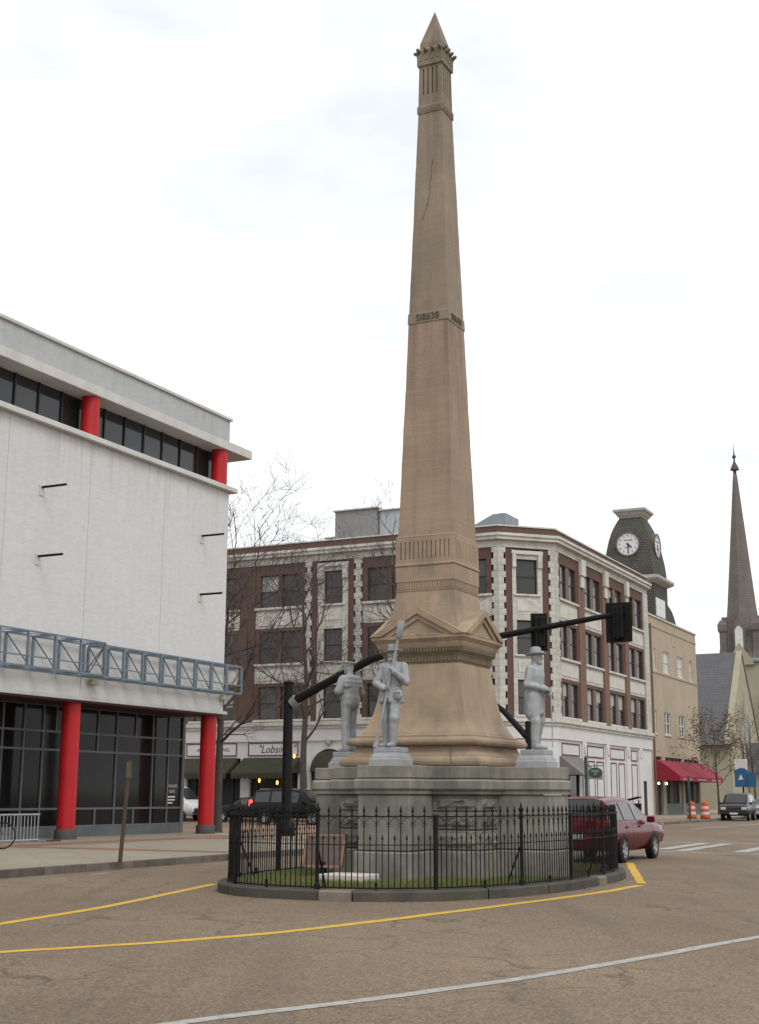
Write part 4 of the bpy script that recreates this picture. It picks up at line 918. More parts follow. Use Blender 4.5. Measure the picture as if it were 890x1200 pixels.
greya = mat('grey_awning', (0.17,0.16,0.155), (0.14,0.13,0.13), 2, 0.9, 0.1, 30)
awning('awning', None, fR, .3, 4.3, 4.0, 2.85, 1.5, .25, greya, bb)
# chamfer ground floor and left ground floor
MB().obox(fC, 0, 1.0, -RB, 0, .14, 5.05).obox(fC, CL-1.0, CL, -RB, 0, .14, 5.05).obox(fC, 1.0, CL-1.0, -RB, 0, 3.4, 5.05).build('shopfront_wall', shopw, bb)
MB().obox(fC, 1.0, CL-1.0, -.25, -.15, .14, 3.4).build('door', glassd, bb)
def pierL(v0, v1, z0=.14, z1=5.045): MB().obox(fL, wl(v0), wl(v1), -RB, .0, z0, z1).build('shopfront_wall', shopw, bb)
pierL(-30.75, -33.6); pierL(-40.2, -40.9)
pierL(-33.6, -40.2, 3.6, 5.05); pierL(-44.55, -45.1); pierL(-48.85, -49.55); pierL(-53.9, -54.6); pierL(-58.8, -66)
pierL(-45.1, -48.85, 3.95, 5.05); pierL(-49.55, -53.9, 3.95, 5.05); pierL(-54.6, -58.8, 3.95, 5.05)
# arched entrance
am = MB(); cv_, rz, rr_ = wl(-42.72), 3.1, 1.42; pts = [(cv_-rr_*math.cos(math.pi*i/14), rz+rr_*math.sin(math.pi*i/14)) for i in range(15)]
a_, b_ = wl(-40.9), wl(-44.55)
lo_ = [(a_, .14), (pts[0][0], .14)]
for i in range(14):
    p, q = pts[i], pts[i+1]; am.poly(fL, [(p[0], p[1]), (q[0], q[1]), (q[0], 5.05), (p[0], 5.05)], -RB, 0.0)
am.obox(fL, a_, pts[0][0], -RB, 0, .14, 5.05).obox(fL, pts[-1][0], b_, -RB, 0, .14, 5.05).build('arch_wall', shopw, bb)
ar = MB(); 
for i in range(14):
    p, q = pts[i], pts[i+1]; s_ = lambda t: (cv_+(t[0]-cv_)*1.13, rz+(t[1]-rz)*1.13)
    ar.poly(fL, [p, q, s_(q), s_(p)], 0.0, .06)
ar.build('arch_moulding', shopw, bb)
kf = Field((-.35,-.3,-.4), (.35,.3,.45), .02); kf.head((0,0,.05), 0, True) if False else kf.ell((0,0,0), (.16,.14,.22), .05); kf.ell((0,-.1,.0), (.05,.06,.06), .03); kf.ell((-.12,0,.12), (.1,.1,.1), .04); kf.ell((.12,0,.12), (.1,.1,.1), .04)
obj('carved_keystone', kf.mesh('carved_keystone', mat('keystone_stone', (0.36,0.33,0.3), rough=0.85)), bb, (-CH-cv_, -CH-.2, 4.92))
greenaw = mat('olive_awning', (0.048,0.045,0.026), (0.036,0.035,0.022), 1.5, 0.95, 0.15, 20)
MB().obox(fL, cv_-1.45, cv_+1.45, -.29, -.2, .14, 4.6).build('door', darkin, bb)
# domed canopy in the arch
dv = []; nn_ = 10
for i in range(nn_+1):
    th = math.pi*i/nn_
    for j in range(6):
        ph = math.pi/2*j/5; dv.append(fL(cv_-1.36*math.cos(th), .03+1.0*math.sin(th)*math.cos(ph)*1.0, 3.05+1.38*math.sin(th)*math.sin(ph)))
MB().add(dv, [(i*6+j, i*6+j+1, (i+1)*6+j+1, (i+1)*6+j) for i in range(nn_) for j in range(5)]).build('awning', greenaw, bb, 60)
MB().obox(fL, wl(-33.6), wl(-58.8), -.29, -.24, .14, 4.0).build('shop_window', darkin, bb)
for k, v in enumerate((-34.2, -36.6, -39, -45.4, -46.9, -48.3, -50.2, -51.7, -53.2)): MB().obox(fL, wl(v), wl(v)+.1, -.24, -.14, .14, 3.9).build('mullion', winf, bb)
def scallop(fr, a, b, out, z, m_, n):
    m = MB(); st = (b-a)/n
    for i in range(n):
        p = [(a+st*i, z), (a+st*(i+1), z), (a+st*(i+.92), z-.22), (a+st*(i+.5), z-.29), (a+st*(i+.08), z-.22)]; m.poly(fr, p, out-.012, out+.012)
    return m.build('valance', m_, bb)
for a, b in ((-44.95, -49.3), (-49.75, -54.3)):
    awning('awning', None, fL, wl(a), wl(b), 3.98, 2.95, 1.55, .12, greenaw, bb, shoulder=.05); scallop(fL, wl(a)-.05, wl(b)+.05, 1.55, 2.84, greenaw, 14)
    o = MB().obox(fL, wl(a)+.1, wl(b)-.35, .01, .05, 4.1, 4.98).build('sign_board', shopw, bb); m = MB(); a0, b0 = wl(a)+.1, wl(b)-.35
    for p in ((a0, b0, 4.1, 4.17), (a0, b0, 4.91, 4.98), (a0, a0+.07, 4.17, 4.91), (b0-.07, b0, 4.17, 4.91)): m.obox(fL, p[0], p[1], .05, .08, p[2], p[3])
    m.build('moulding', maroon, o)
letd = mat('sign_lettering', (0.05,0.04,0.03), rough=0.6)
def sign_text(s_, size, vc, z, sh=0.0, sx=1.0):
    o = obj('lettering', text_mesh(s_, size, letd, .004, sh, sx), bb, (vc-BV, -CH-.062, z)); return o
sign_text('"Lobsinas"', .74, -46.75, 4.52, .3, .95); sign_text('A FINE DINING', .34, -51.75, 4.52, 0, 1.15)
lampm = mat('lamp_glow', (0.9,0.6,0.2), rough=0.5, emit=((1.0,0.55,0.12), 2.2))
lamp = MB().lathe([(.02,-.16),(.06,-.12),(.085,0),(.06,.10),(.02,.13)], 10).mesh('lamp', lampm, 40)
for v, z, n in ((-47.99, 2.5, .1), (-46.6, 2.36, .1), (-45.22, 4.07, .3)): obj('lamp', lamp, bb, fL(wl(v), n, z))
# rooftop boxes
pent = mat('grey_render', (0.28,0.268,0.27), (0.23,0.22,0.222), 0.8, 0.9, 0.1, 20, streak=0.3)
pale = mat('pale_render', (0.45,0.47,0.49), (0.38,0.4,0.42), 0.8, 0.9, 0.1, 20, streak=0.25)
def roofbox(name, label, v0, v1, u0, u1, z1, m_, z0=17.6):
    t = thing(name, label, 'roof block', v0, u0, z0); o = MB().box(0, v1-v0, 0, u1-u0, 0, z1-z0-.12).build('wall', m_, t); MB().box(-.15, v1-v0+.15, -.15, u1-u0+.15, z1-z0-.12, z1-z0, .02).build('coping', creamp, t); return t
roofbox('rooftop_block', 'grey rendered lift house on the brick building roof', -48.6, -45.0, 90, 97, 23.15, pent); roofbox('rooftop_block', 'pale rendered block joined to the grey lift house on the roof', -44.9, -41.2, 90.3, 96.5, 22.95, pale)
roofbox('rooftop_block', 'small low pale box left of the grey lift house on the roof', -49.6, -48.8, 90.5, 94, 21.2, pale)
t = thing('roof_ventilator', 'blue grey metal hood behind the corner parapet of the brick building', 'ventilator', -37.2, 89.5, 17.6)
MB().poly(Fr((0,0),(1,0),(0,-1)), [(0,0),(2.9,0),(2.9,4.0),(1.9,4.0),(0.6,3.4),(0,3.2)], -2.6, 0).build('hood', mat('blue_grey_metal', (0.27,0.31,0.34), rough=0.6, streak=0.3), t); MB().box(2.1, 2.5, .6, 1.0, 4.0, 4.15).build('pipe', greyal, t)
# ------------------------------------------------------------------ tan building with red awning
tanm = mat('tan_stucco', (0.41,0.34,0.25), (0.355,0.295,0.22), 0.5, 0.9, 0.15, 20, stain=(0.36,0.30,0.22), stain_scale=0.3, streak=0.15)
tb = thing('tan_building', 'tan stucco three-storey building with white sash windows and a red awning', 'building', -28.0, 103.45)
fT = Fr((0, 0), (0, 1), (1, 0)); TL = 15.9
wins = [(11.37, 13.1, ((1.65, 2.25), (4.5, 6.35), (9.1, 11.0), (13.25, 14.1))), (6.4, 8.18, ((1.3, 1.9), (4.2, 6.15), (8.95, 10.85), (13.05, 13.7)))]
wm = MB()
xs = sorted({0, TL}|{p for _, _, ws in wins for q in ws for p in q})
MB().box(-22, -.25, 0.02, TL-.02, .1, 15.5).build('core', tanm, tb)
m = MB(); zc = 4.6
for z0, z1, ws in wins[::-1]:
    m.obox(fT, 0, TL, -.25, 0, zc, z0); a = 0
    for p, q in ws: m.obox(fT, a, p, -.25, 0, z0, z1); a = q
    m.obox(fT, a, TL, -.25, 0, z0, z1); zc = z1
m.obox(fT, 0, TL, -.25, 0, zc, 15.55); m.build('wall', tanm, tb)
MB().obox(fT, -.02, TL+.05, -.4, .10, 15.552, 15.70, .02).build('coping', creamp, tb)
MB().obox(fT, 0, TL, 0, .05, 14.75, 14.87).obox(fT, .8, TL-.3, 0, .06, 11.12, 11.24).build('string_course', tanm, tb)
MB().obox(fT, 7.5, 8.6, 0, .03, 13.75, 14.6, .01).obox(fT, .9, 2.3, 0, .03, 5.0, 5.9, .01).build('wall_plaque', tanm, tb)
whitef = mat('white_sash_frame', (0.66,0.66,0.64), rough=0.6); pale_refl = mat('pale_shade_reflection', (0.55,0.56,0.56), (0.45,0.47,0.48), 0.6, 0.25, spec=0.5)  # pale reflection and white blinds both put into the pane colour
for ri, (z0, z1, ws) in enumerate(wins):
    for k, (p, q) in enumerate(ws):
        o = MB(); w_ = .09; zm = (z0+z1)/2
        for b_ in ((p, p+w_, z0, z1), (q-w_, q, z0, z1), (p+w_, q-w_, z0, z0+w_), (p+w_, q-w_, z1-w_, z1), (p+w_, q-w_, zm-.04, zm+.04)): o.obox(fT, b_[0], b_[1], -.20, -.08, b_[2], b_[3])
        if q-p > 1: o.obox(fT, (p+q)/2-.09, (p+q)/2+.09, -.20, -.09, z0+w_, z1-w_)
        o = o.build('window', whitef, tb)
        for za, zb_ in ((z0+w_, zm-.04), (zm+.04, z1-w_)): MB().obox(fT, p+w_, q-w_, -.17, -.15, za, zb_).build('pane', pale_refl if ri == 0 else wing, o)
        MB().obox(fT, p-.08, q+.08, -.05, .07, z0-.13, z0-.005, .01).build('sill', creamp, tb)
MB().tube([fT(.5, .12, .2), fT(.5, .12, 14.9)], .07, 8).build('downpipe', mat('brown_pipe', (0.16,0.10,0.07), rough=0.7), tb)
for a, b in ((0, .9), (TL-.7, TL), (3.0, 4.0), (9.4, 10.0)): MB().obox(fT, a, b, -.25, -.003, .14, 4.598).build('shopfront_pier', tanm, tb)
MB().obox(fT, .9, TL-.7, -.24, -.2, .14, 4.6).build('shop_window', darkin, tb); MB().obox(fT, 4.0, TL-.7, -.2, -.04, .14, 1.0).build('stall_riser', mat('grey_green_paint', (0.14,0.155,0.14), rough=0.7), tb)
for s_ in (5.4, 7.0, 8.2, 11.5, 13.2): MB().obox(fT, s_, s_+.14, -.2, -.05, 1.0, 4.5).build('mullion', MATS['grey_green_paint'], tb)
MB().obox(fT, 5.6, 6.9, -.195, -.15, 1.02, 3.0).build('poster', mat('brown_poster', (0.12,0.075,0.05), rough=0.7), tb); MB().obox(fT, 8.35, 9.35, -.195, -.15, 1.02, 2.6).build('poster', mat('pale_poster', (0.3,0.31,0.29), rough=0.7), tb)
lamp2 = MB().lathe([(.02,-.1),(.07,-.07),(.09,0),(.06,.07),(.02,.09)], 8).mesh('lamp', mat('wall_lamp_glow', (0.9,0.8,0.6), emit=((1.0,0.8,0.5), 5.0)), 40)
for s_ in (1.2, 3.5): obj('lamp', lamp2, tb, fT(s_, .15, 2.55))
redaw = mat('red_awning', (0.25,0.010,0.028), (0.21,0.008,0.024), 1.5, 0.75, 0.1, 20)
aw = MB(); nA = 8; prof = [(0.02+2.0*i/nA, 4.35-1.28*(i/nA)**1.35) for i in range(nA+1)]+[(2.02, 2.72)]
segs = [(.5, 5.1), (5.2, 10.1), (10.2, 15.3)]
for a, b in segs:
    m = MB(); vs = [fT(s_, n_, z_) for s_ in (a, b) for n_, z_ in prof]; N_ = len(prof); m.add(vs, [(i, i+1, N_+i+1, N_+i) for i in range(N_-1)])
    m.add([fT(a, n_, z_) for n_, z_ in prof]+[fT(a, .02, 2.75)], [tuple(range(N_+1))]); m.add([fT(b, n_, z_) for n_, z_ in prof]+[fT(b, .02, 2.75)], [tuple(range(N_+1))])
    o = m.build('awning', redaw, tb)
    ln = MB()
    for j in range(9):
        s_ = a+.9+(b-a-1.8)*j/9; ln.obox(fT, s_, s_+(b-a-1.8)/9*.7, 2.021, 2.03, 2.80, 2.93)
    ln.build('valance_lettering', mat('faded_lettering', (0.5,0.3,0.32), rough=0.8), o)
# ------------------------------------------------------------------ clock tower
slate = mat('dark_slate_shingle', (0.102,0.097,0.08), (0.065,0.062,0.053), 1.2, 0.85, 0.25, 15, brick=(0.36, 0.24, (0.035,0.034,0.028), 0.03))
ct = thing('clock_tower', 'dark shingled clock tower with white dials and a flared white cap', 'tower', -33.25, 119.5)
MB().box(-2.3, 2.3, -2.3, 2.3, 12, 20.25).build('shaft', slate, ct)
MB().sq([(2.3,20.25),(2.75,20.5),(2.85,20.62),(2.85,20.85),(2.4,20.95)]).build('cornice', mat('weathered_white_trim', (0.42,0.40,0.37), (0.34,0.32,0.3), 2, 0.8, streak=0.3), ct)
hp = [(2.32,20.95),(2.28,21.6),(2.2,22.4),(2.1,23.0),(1.98,23.7),(1.84,24.4),(1.66,25.1),(1.48,25.6),(1.26,26.1),(1.03,26.55)]
MB().sq(hp).build('bell_roof', slate, ct)
MB().sq([(1.06,26.55),(1.1,26.66),(1.2,26.75),(1.34,26.98),(1.5,27.12),(1.52,27.3),(1.46,27.34)]).build('cap', MATS['weathered_white_trim'], ct)
dialm = mat('white_dial', (0.62,0.62,0.64), (0.56,0.56,0.58), 3, 0.5); blk = mat('black_paint', (0.012,0.012,0.014), rough=0.5)
bezel = mat('bronze_bezel', (0.13,0.10,0.08), rough=0.6)
def dial(rz, off):
    dd = obj('clock_dial', MB().lathe([(1.0,-.7),(1.0,.0)], 40).mesh('clock_dial', dialm, 40), ct); dd.matrix_local = Matrix.Rotation(rz, 4, 'Z') @ Matrix.Translation((0, -off, 23.9)) @ Matrix.Rotation(math.pi/2, 4, 'X')
    rg = MB(); n_ = 40
    for r0, r1, z0, z1 in ((1.0, 1.13, -.9, .06),):
        vs = [(r*math.cos(2*math.pi*k/n_), r*math.sin(2*math.pi*k/n_), z) for r, z in ((r0, z0), (r1, z0), (r1, z1), (r0, z1)) for k in range(n_)]
        rg.add(vs, [(i*n_+k, i*n_+(k+1)%n_, ((i+1)%4)*n_+(k+1)%n_, ((i+1)%4)*n_+k) for i in range(4) for k in range(n_)])
    rg.build('bezel', bezel, dd, 40)
    hd = MB()
    def hand(ang, L, w_):
        c_, s_ = math.cos(ang), math.sin(ang); q = [(-w_, -.12), (w_, -.12), (w_*.8, L*.8), (0, L), (-w_*.8, L*.8)]
        return [(x*c_+y*s_, -x*s_+y*c_) for x, y in q]
    for ang, L, w_, z in ((math.radians(134), .52, .07, .02), (math.radians(176), .86, .05, .035)):
        q = hand(ang, L, w_); hd = MB().prism(q, z, z+.012); hd.build('hand', blk, dd)
    for k in range(1, 13):
        a = math.radians(30*k); tmx = text_mesh(str(k), .26, blk, .006); o = obj('numeral', tmx, dd); o.matrix_local = Matrix.Translation((.80*math.sin(a), .80*math.cos(a), .008)) @ Matrix.Rotation(-math.pi/2, 4, 'X')
    o = obj('lettering', text_mesh('REMINGTON' if False else 'WACKEL', .2, blk, .006), dd); o.matrix_local = Matrix.Translation((.05, .36, .008)) @ Matrix.Rotation(-math.pi/2, 4, 'X')
    o = obj('lettering', text_mesh('MAIN  ST', .17, blk, .006), dd); o.matrix_local = Matrix.Translation((.05, -.32, .008)) @ Matrix.Rotation(-math.pi/2, 4, 'X')
dial(0, 2.14); dial(math.pi/2, 2.14)
o = MB().box(2.3, 2.36, -1.95, 1.1, 17.3, 18.95).build('window', whitef, ct)
for a in (-1.83, -.34): MB().box(2.36, 2.37, a, a+1.33, 17.42, 18.06).build('pane', pale_refl, o); MB().box(2.36, 2.37, a, a+1.33, 18.14, 18.84).build('pane', pale_refl, o)
mr = thing('mansard_building', 'dark curved mansard roof showing beside the foot of the clock tower', 'building', -32.0, 121.8)
MB().poly(Fr((0,0),(0,1),(1,0)), [(-4,12),(7.3,12),(7.3,16.8),(7.1,17.7),(6.5,18.3),(5.7,18.85),(4.3,19.3),(2.0,19.7),(0.02,19.9),(-4,19.9)], -14, 0).build('roof', slate, mr); MB().box(-14, -.1, -3.9, 7.1, .1, 12).build('wall', tanm, mr)
# ------------------------------------------------------------------ church
chs = mat('yellow_stucco', (0.36,0.325,0.24), (0.31,0.28,0.21), 0.5, 0.9, 0.15, 20, stain=(0.3,0.26,0.18), stain_scale=0.4)
grs = mat('grey_slate_roof', (0.125,0.125,0.13), (0.105,0.105,0.11), 0.5, 0.85, 0.15, 15, brick=(0.5, 0.3, (0.075,0.075,0.085), 0.02))
brs = mat('brown_slate_spire', (0.185,0.162,0.145), (0.14,0.122,0.112), 0.6, 0.85, 0.2, 12, brick=(0.45, 0.32, (0.11,0.092,0.08), 0.03))
chp = thing('church', 'stucco church with steep grey slate roof and gable of lancet windows', 'church', -32.0, 158.9)
fG = Fr((0,0),(0,1),(1,0))
MB().poly(fG, [(-7.8,.1),(7.8,.1),(7.8,7.6),(0,17.5),(-7.8,7.6)], -40, 0).build('wall', chs, chp)
for sg in (-1, 1):
    MB().poly(fG, [(sg*8.4,6.95),(0,17.62),(0,18.0),(sg*8.75,7.1)], -40, -.5).build('roof', grs, chp)
    MB().poly(fG, [(sg*8.5,7.1),(0,17.95),(0,18.2),(sg*8.75,7.2)], -.6, .12).build('gable_coping', chs, chp)
lan = mat('lancet_glass', (0.06,0.05,0.045), rough=0.3)
for x, h in ((-2.2, 11.2), (0, 13.4), (2.2, 11.2)):
    o = MB().poly(fG, [(x-.75,5.0),(x+.75,5.0),(x+.75,h-1.0),(x,h+.3),(x-.75,h-1.0)], .0, .08).build('window', chs, chp); MB().poly(fG, [(x-.5,5.3),(x+.5,5.3),(x+.5,h-1.2),(x,h-.1),(x-.5,h-1.2)], .08, .1).build('pane', lan, o)
MB().poly(fG, [(.2,.1),(3.2,.1),(3.2,4.4),(1.7,7.2),(.2,4.4)], .1, 1.6).build('porch', chs, chp)
for sg in (-1, 1): MB().poly(fG, [(1.7+sg*1.8,4.2),(1.7,7.4),(1.7,7.65),(1.7+sg*2.0,4.2)], .1, 1.8).build('porch_roof', grs, chp)
sp = thing('church_steeple', 'tall brown slate church spire with finial on a stucco tower', 'steeple', -36.0, 180.7)
MB().box(-2.7, 2.7, -2.7, 2.7, .1, 18.6).build('tower', chs, sp); MB().sq([(2.95,18.6),(3.05,18.75),(3.0,18.95),(2.75,19.2)]).build('cornice', mat('verdigris', (0.2,0.235,0.22), rough=0.8), sp)
MB().sq([(2.75,19.2),(2.3,20.0),(2.15,22.5),(1.8,23.8)]).build('spire_base', brs, sp)
n8 = [(1.98*math.cos(math.pi/8)*1.0, 21.5), (1.62, 26.2), (.27, 44.0), (.24, 44.6)]
MB().lathe([(2.45,21.2),(2.15,24.0),(1.86,26.6),(.32,43.8),(.24,44.4)], 8).build('spire', brs, sp)
MB().lathe([(.2,44.3),(.24,44.9),(.62,45.0),(.5,45.35),(.24,45.9),(.12,46.2),(.12,46.6),(.26,46.75),(.26,46.95),(.1,47.1),(.05,47.8),(.01,48.6)], 8).build('finial', mat('dark_copper', (0.09,0.06,0.07), rough=0.7), sp)
for x in (-1, 1):
    for y in (-1, 1): MB().sq([(.62,19.2),(.42,20.2),(.42,22.6),(.6,22.9),(.6,23.7),(.3,24.3)], x*2.15, y*2.15).build('corner_turret', brs, sp)
for k in range(4):
    c_, s_ = round(math.cos(k*math.pi/2)), round(math.sin(k*math.pi/2))
    def rt(m):
        m.v = [(c_*x-s_*y, s_*x+c_*y, z) for x, y, z in m.v]; return m
    f_ = Fr((0,0),(1,0),(0,-1))
    o = rt(MB().poly(f_, [(-.75,20.2),(.75,20.2),(.75,23.2),(0,25.0),(-.75,23.2)], 1.6, 2.75)).build('lucarne', brs, sp); rt(MB().poly(f_, [(-.5,20.4),(.5,20.4),(.5,22.9),(.25,23.3),(0,23.45),(-.25,23.3),(-.5,22.9)], 2.75, 2.8)).build('louvre', whitef, o)
    rt(MB().poly(f_, [(-1.9,18.3),(1.9,18.3),(0,21.2)], 2.6, 3.1)).build('gable', chs, sp)
    o = rt(MB().poly(f_, [(-.6,8.5),(.6,8.5),(.6,15.5),(0,16.8),(-.6,15.5)], 2.7, 2.8)).build('louvre', mat('grey_louvre', (0.33,0.34,0.34), rough=0.7), sp)
MB().box(-3.1, -2.5, -3.1, -2.5, .1, 14).box(2.5, 3.1, -3.1, -2.5, .1, 14).box(2.5, 3.1, 2.5, 3.1, .1, 14).build('buttress', chs, sp)
# ------------------------------------------------------------------ traffic signals
sigm = mat('black_signal_housing', (0.007,0.007,0.007), (0.012,0.012,0.012), 3, 0.6, 0.05, 30, spec=0.12)
def signal_head(parent, x, z, w_, h_, y=0.0, rz=0.0):
    o = MB().box(-w_/2, w_/2, -.012, .0, -h_/2, h_/2).build('signal_backplate', sigm, parent); o.location = (x, y, z); o.rotation_euler = (0,0,rz)
    MB().box(-.17, .17, -.17, -.012, -h_/2+.12, h_/2-.12, .03).build('signal_housing', sigm, o)
    for k in (-1, 0, 1): MB().tube([(0,.0,k*.36),(0,.22,k*.36-.03)], [.15,.14], 12, False).build('visor', sigm, o)
    MB().tube([(0,-.2,-h_/2+.1),(0,-.2,h_/2-.1)], .03, 6).build('bracket', sigm, o); return o
ms = thing('traffic_signal_mast', 'black traffic signal mast whose long arm passes behind the obelisk', 'traffic light', -24.5, 42.0, .14)
MB().lathe([(.30,0),(.32,.05),(.32,.4),(.24,.5),(.185,.55),(.165,5.3),(.2,5.32),(.2,5.38),(.05,5.42)], 16).build('pole', iron, ms, 40)
pts = [(v-(-24.5), 0, z-.14) for v, z in ((-24.3,4.80),(-23.2,5.32),(-21.13,6.22),(-19.8,6.5),(-18.2,6.66),(-16.35,6.78),(-14.2,7.06),(-12.05,7.33))]
MB().tube(pts, [.155,.15,.14,.13,.12,.11,.10,.085], 12).build('mast_arm', iron, ms, 50); MB().tube([(.15,0,4.6),(.34,0,4.74)], [.2,.2], 12).build('arm_flange', mat('galvanised_steel', (0.3,0.3,0.3), rough=0.5, metal=0.5), ms, 40)
signal_head(ms, -12.28+24.5, 7.02-.14, .86, 1.28, .0); o = signal_head(ms, -15.05+24.5, 6.86-.14, .55, 1.25, .16, .5)
ms2 = thing('traffic_signal_mast', 'black signal mast rising behind the officer statue, arm hidden by the obelisk', 'traffic light', -27.2, 74.0, .14)
MB().lathe([(.30,0),(.32,.05),(.32,.4),(.22,.5),(.17,5.6),(.05,5.65)], 14).build('pole', iron, ms2, 40)
MB().tube([(-.1,0,4.75),(-1.5,0,6.25),(-3.0,0,7.3),(-5.0,0,7.8),(-7.0,0,8.0)], [.19,.17,.14,.12,.1], 10).build('mast_arm', iron, ms2, 50)
# ------------------------------------------------------------------ signs, posts, barrels, bin
wood = mat('weathered_post', (0.075,0.055,0.04), (0.055,0.042,0.033), 6, 0.8, 0.2, 40)
ps = thing('steel_post', 'leaning rusty brown post standing at the edge of the left pavement', 'post', -17.78, 23.62, .14)
MB().tube([(0,0,0),(.08,0,1.1),(.15,0,2.1)], [.055,.052,.05], 4).build('shaft', wood, ps); MB().box(.10,.17,-.045,.045,1.75,2.08).build('sign_clamp', mat('olive_clamp', (0.12,0.105,0.06), rough=0.6), ps)
gs = thing('oval_sign', 'green oval street sign hanging from a dark green post by the white shopfront', 'sign', -22.5, 69.95, .14)
grn = mat('dark_green_paint', (0.03,0.055,0.045), rough=0.6)
MB().lathe([(.16,0),(.16,.2),(.1,.3),(.085,3.35),(.12,3.37),(.06,3.45),(.02,3.55)], 12).build('post', grn, gs, 40); MB().tube([(0,0,2.98),(.95,0,2.98)], .025, 6).build('arm', grn, gs)
bd = MB().lathe([(.40,-.02),(.40,.02)], 32); bd.v = [(.52+x*.98, z-.03, 2.62+y*.68) for x, y, z in bd.v]; bd = bd.build('board', mat('green_sign', (0.035,0.075,0.055), rough=0.5), gs)
for s_, z in (('HIGH', 2.70), ('ST', 2.54)): obj('lettering', text_mesh(s_, .17, mat('pale_lettering', (0.5,0.52,0.5), rough=0.6), .004), bd, (.52, -.054, z))
bs = thing('litter_bin', 'black litter bin with a raised tilted lid in front of the white shopfront', 'bin', -21.6, 75.6, .14)
MB().lathe([(.36,0),(.40,.1),(.44,.95),(.46,1.0),(.40,1.02)], 16).build('body', iron, bs, 40); q = MB().box(-.62,.5,-.45,.45,0,.07,.02).build('lid', iron, bs); q.location = (-.1,0,1.22); q.rotation_euler = (0,-.25,0)
for x in (-.3, .3): MB().tube([(x,0,.98),(x,0,1.2)], .03, 6).build('lid_support', iron, bs)
sp2 = thing('sign_post', 'thin dark green post beside the orange barrels', 'post', -20.55, 84.2, .14)
MB().tube([(0,0,0),(0,0,2.65)], .075, 8).build('shaft', grn, sp2); MB().box(-.02,.02,-.25,.25,2.0,2.6,.005).build('sign_plate', grn, sp2)
orange = mat('orange_plastic', (0.62,0.085,0.02), (0.55,0.07,0.02), 3, 0.5); whr = mat('white_reflective', (0.6,0.58,0.56), rough=0.5)
def barrel(v, u, label):
    t = thing('traffic_barrel', label, 'barrel', v, u, .14, 0, 'orange traffic barrels on the pavement')
    for k, (z0, z1, m_) in enumerate(((0.06,.26,orange),(.262,.44,whr),(.442,.62,orange),(.622,.80,whr),(.802,1.0,orange))):
        r = .30-.018*k; MB().lathe([(r-.006,z0),(r,z0+.01),(r-.01,z1-.005),(r-.018,z1)], 20).build('band', m_, t, 40)
    MB().lathe([(.34,0),(.34,.05),(.30,.06)], 20).build('rubber_base', iron, t, 40); MB().lathe([(.21,1.0),(.2,1.06),(.06,1.07),(.05,1.14)], 16).build('top', orange, t, 40)
barrel(-21.75, 89.6, 'orange and white striped traffic barrel close beside the thin green post'); barrel(-20.95, 89.9, 'orange and white striped traffic barrel next to the parked black car')
bl_ = thing('blue_sign', 'blue sign with a white sail emblem and a white top on a pole', 'sign', -20.75, 100.6, .14)
MB().tube([(.15,.03,0),(.15,.03,2.4)], .06, 8).build('pole', iron, bl_)
blue = mat('blue_sign_paint', (0.02,0.10,0.22), (0.02,0.085,0.19), 2, 0.5); f_ = Fr((0,0),(1,0),(0,-1))
MB().poly(f_, [(-.42,2.1),(.55,2.1),(.55,3.25),(.3,3.42),(0,3.45),(-.25,3.35),(-.42,3.3)], -.04, .04).build('board', blue, bl_)
MB().poly(f_, [(-.38,3.30),(-.25,3.36),(0,3.46),(.3,3.43),(.52,3.27),(.52,4.1),(-.38,4.1)], -.03, .03).build('top_board', whr, bl_)
MB().poly(f_, [(.5,2.1),(1.12,2.1),(1.12,3.05),(.5,3.05)], .06, .12).build('side_board', mat('teal_sign_paint', (0.015,0.11,0.2), rough=0.5), bl_)
MB().poly(f_, [(-.16,2.62),(.2,2.62),(.02,3.02)], .041, .05).build('sail_emblem', whr, bl_)
# ------------------------------------------------------------------ bicycle and rack
galv = mat('galvanised_pipe', (0.36,0.37,0.38), (0.3,0.31,0.32), 6, 0.45, metal=0.4)
rk = thing('bicycle_rack', 'grey metal bicycle rack with upright bars by the shop window', 'bicycle rack', -27.5, 32.5, .15)
MB().tube([(0,-4.0,.80),(0,0,.80)], .03, 8).build('top_rail', galv, rk); MB().tube([(0,-4.0,.06),(0,0,.06)], .03, 8).build('bottom_rail', galv, rk)
MB().tube([(.1,.1,.03),(.1,.9,.02)], .03, 6).build('loose_bar', wood, rk)
bar = MB().tube([(0,0,.06),(0,0,.80)], .014, 6).mesh('bar', galv)
for i in range(27): obj('bar', bar, rk, (0, -.05-.15*i, 0))
for y in (-.02, -3.98): MB().tube([(-.3,y,.03),(.3,y,.03)], .025, 6).build('foot', galv, rk)
bk = thing('bicycle', 'dark bicycle parked on the pavement with its front wheel toward the kerb post', 'bicycle', -25.0, 27.35, .15, -1.0)
tyre = mat('black_rubber', (0.012,0.012,0.012), rough=0.85)
for y, nm in ((.52, 'wheel'), (-.52, 'wheel')):
    m = MB(); n_ = 32
    for r_, t_ in ((.325, .018),): m.tube([(0, r_*math.cos(2*math.pi*k/n_), r_*math.sin(2*math.pi*k/n_)) for k in range(n_+1)], t_, 6, False)
    o = m.build('wheel', tyre, bk); o.location = (0, y, .345)
    m = MB()
    for k in range(14): m.tube([(0,0,0),(0,.31*math.cos(k*.4488),.31*math.sin(k*.4488))], .0025, 3)
    m.build('spokes', galv, o)
fr_m = mat('bicycle_paint', (0.02,0.02,0.025), rough=0.35)
A, B_, C_, D_, E_ = (0,-.52,.345), (0,-.08,.30), (0,-.2,.80), (0,.32,.78), (0,.52,.345)
m = MB()
for p, q in ((A,B_),(A,C_),(B_,C_),(C_,D_),(B_,D_),((0,.30,.92),E_)): m.tube([p, q], .016, 8)
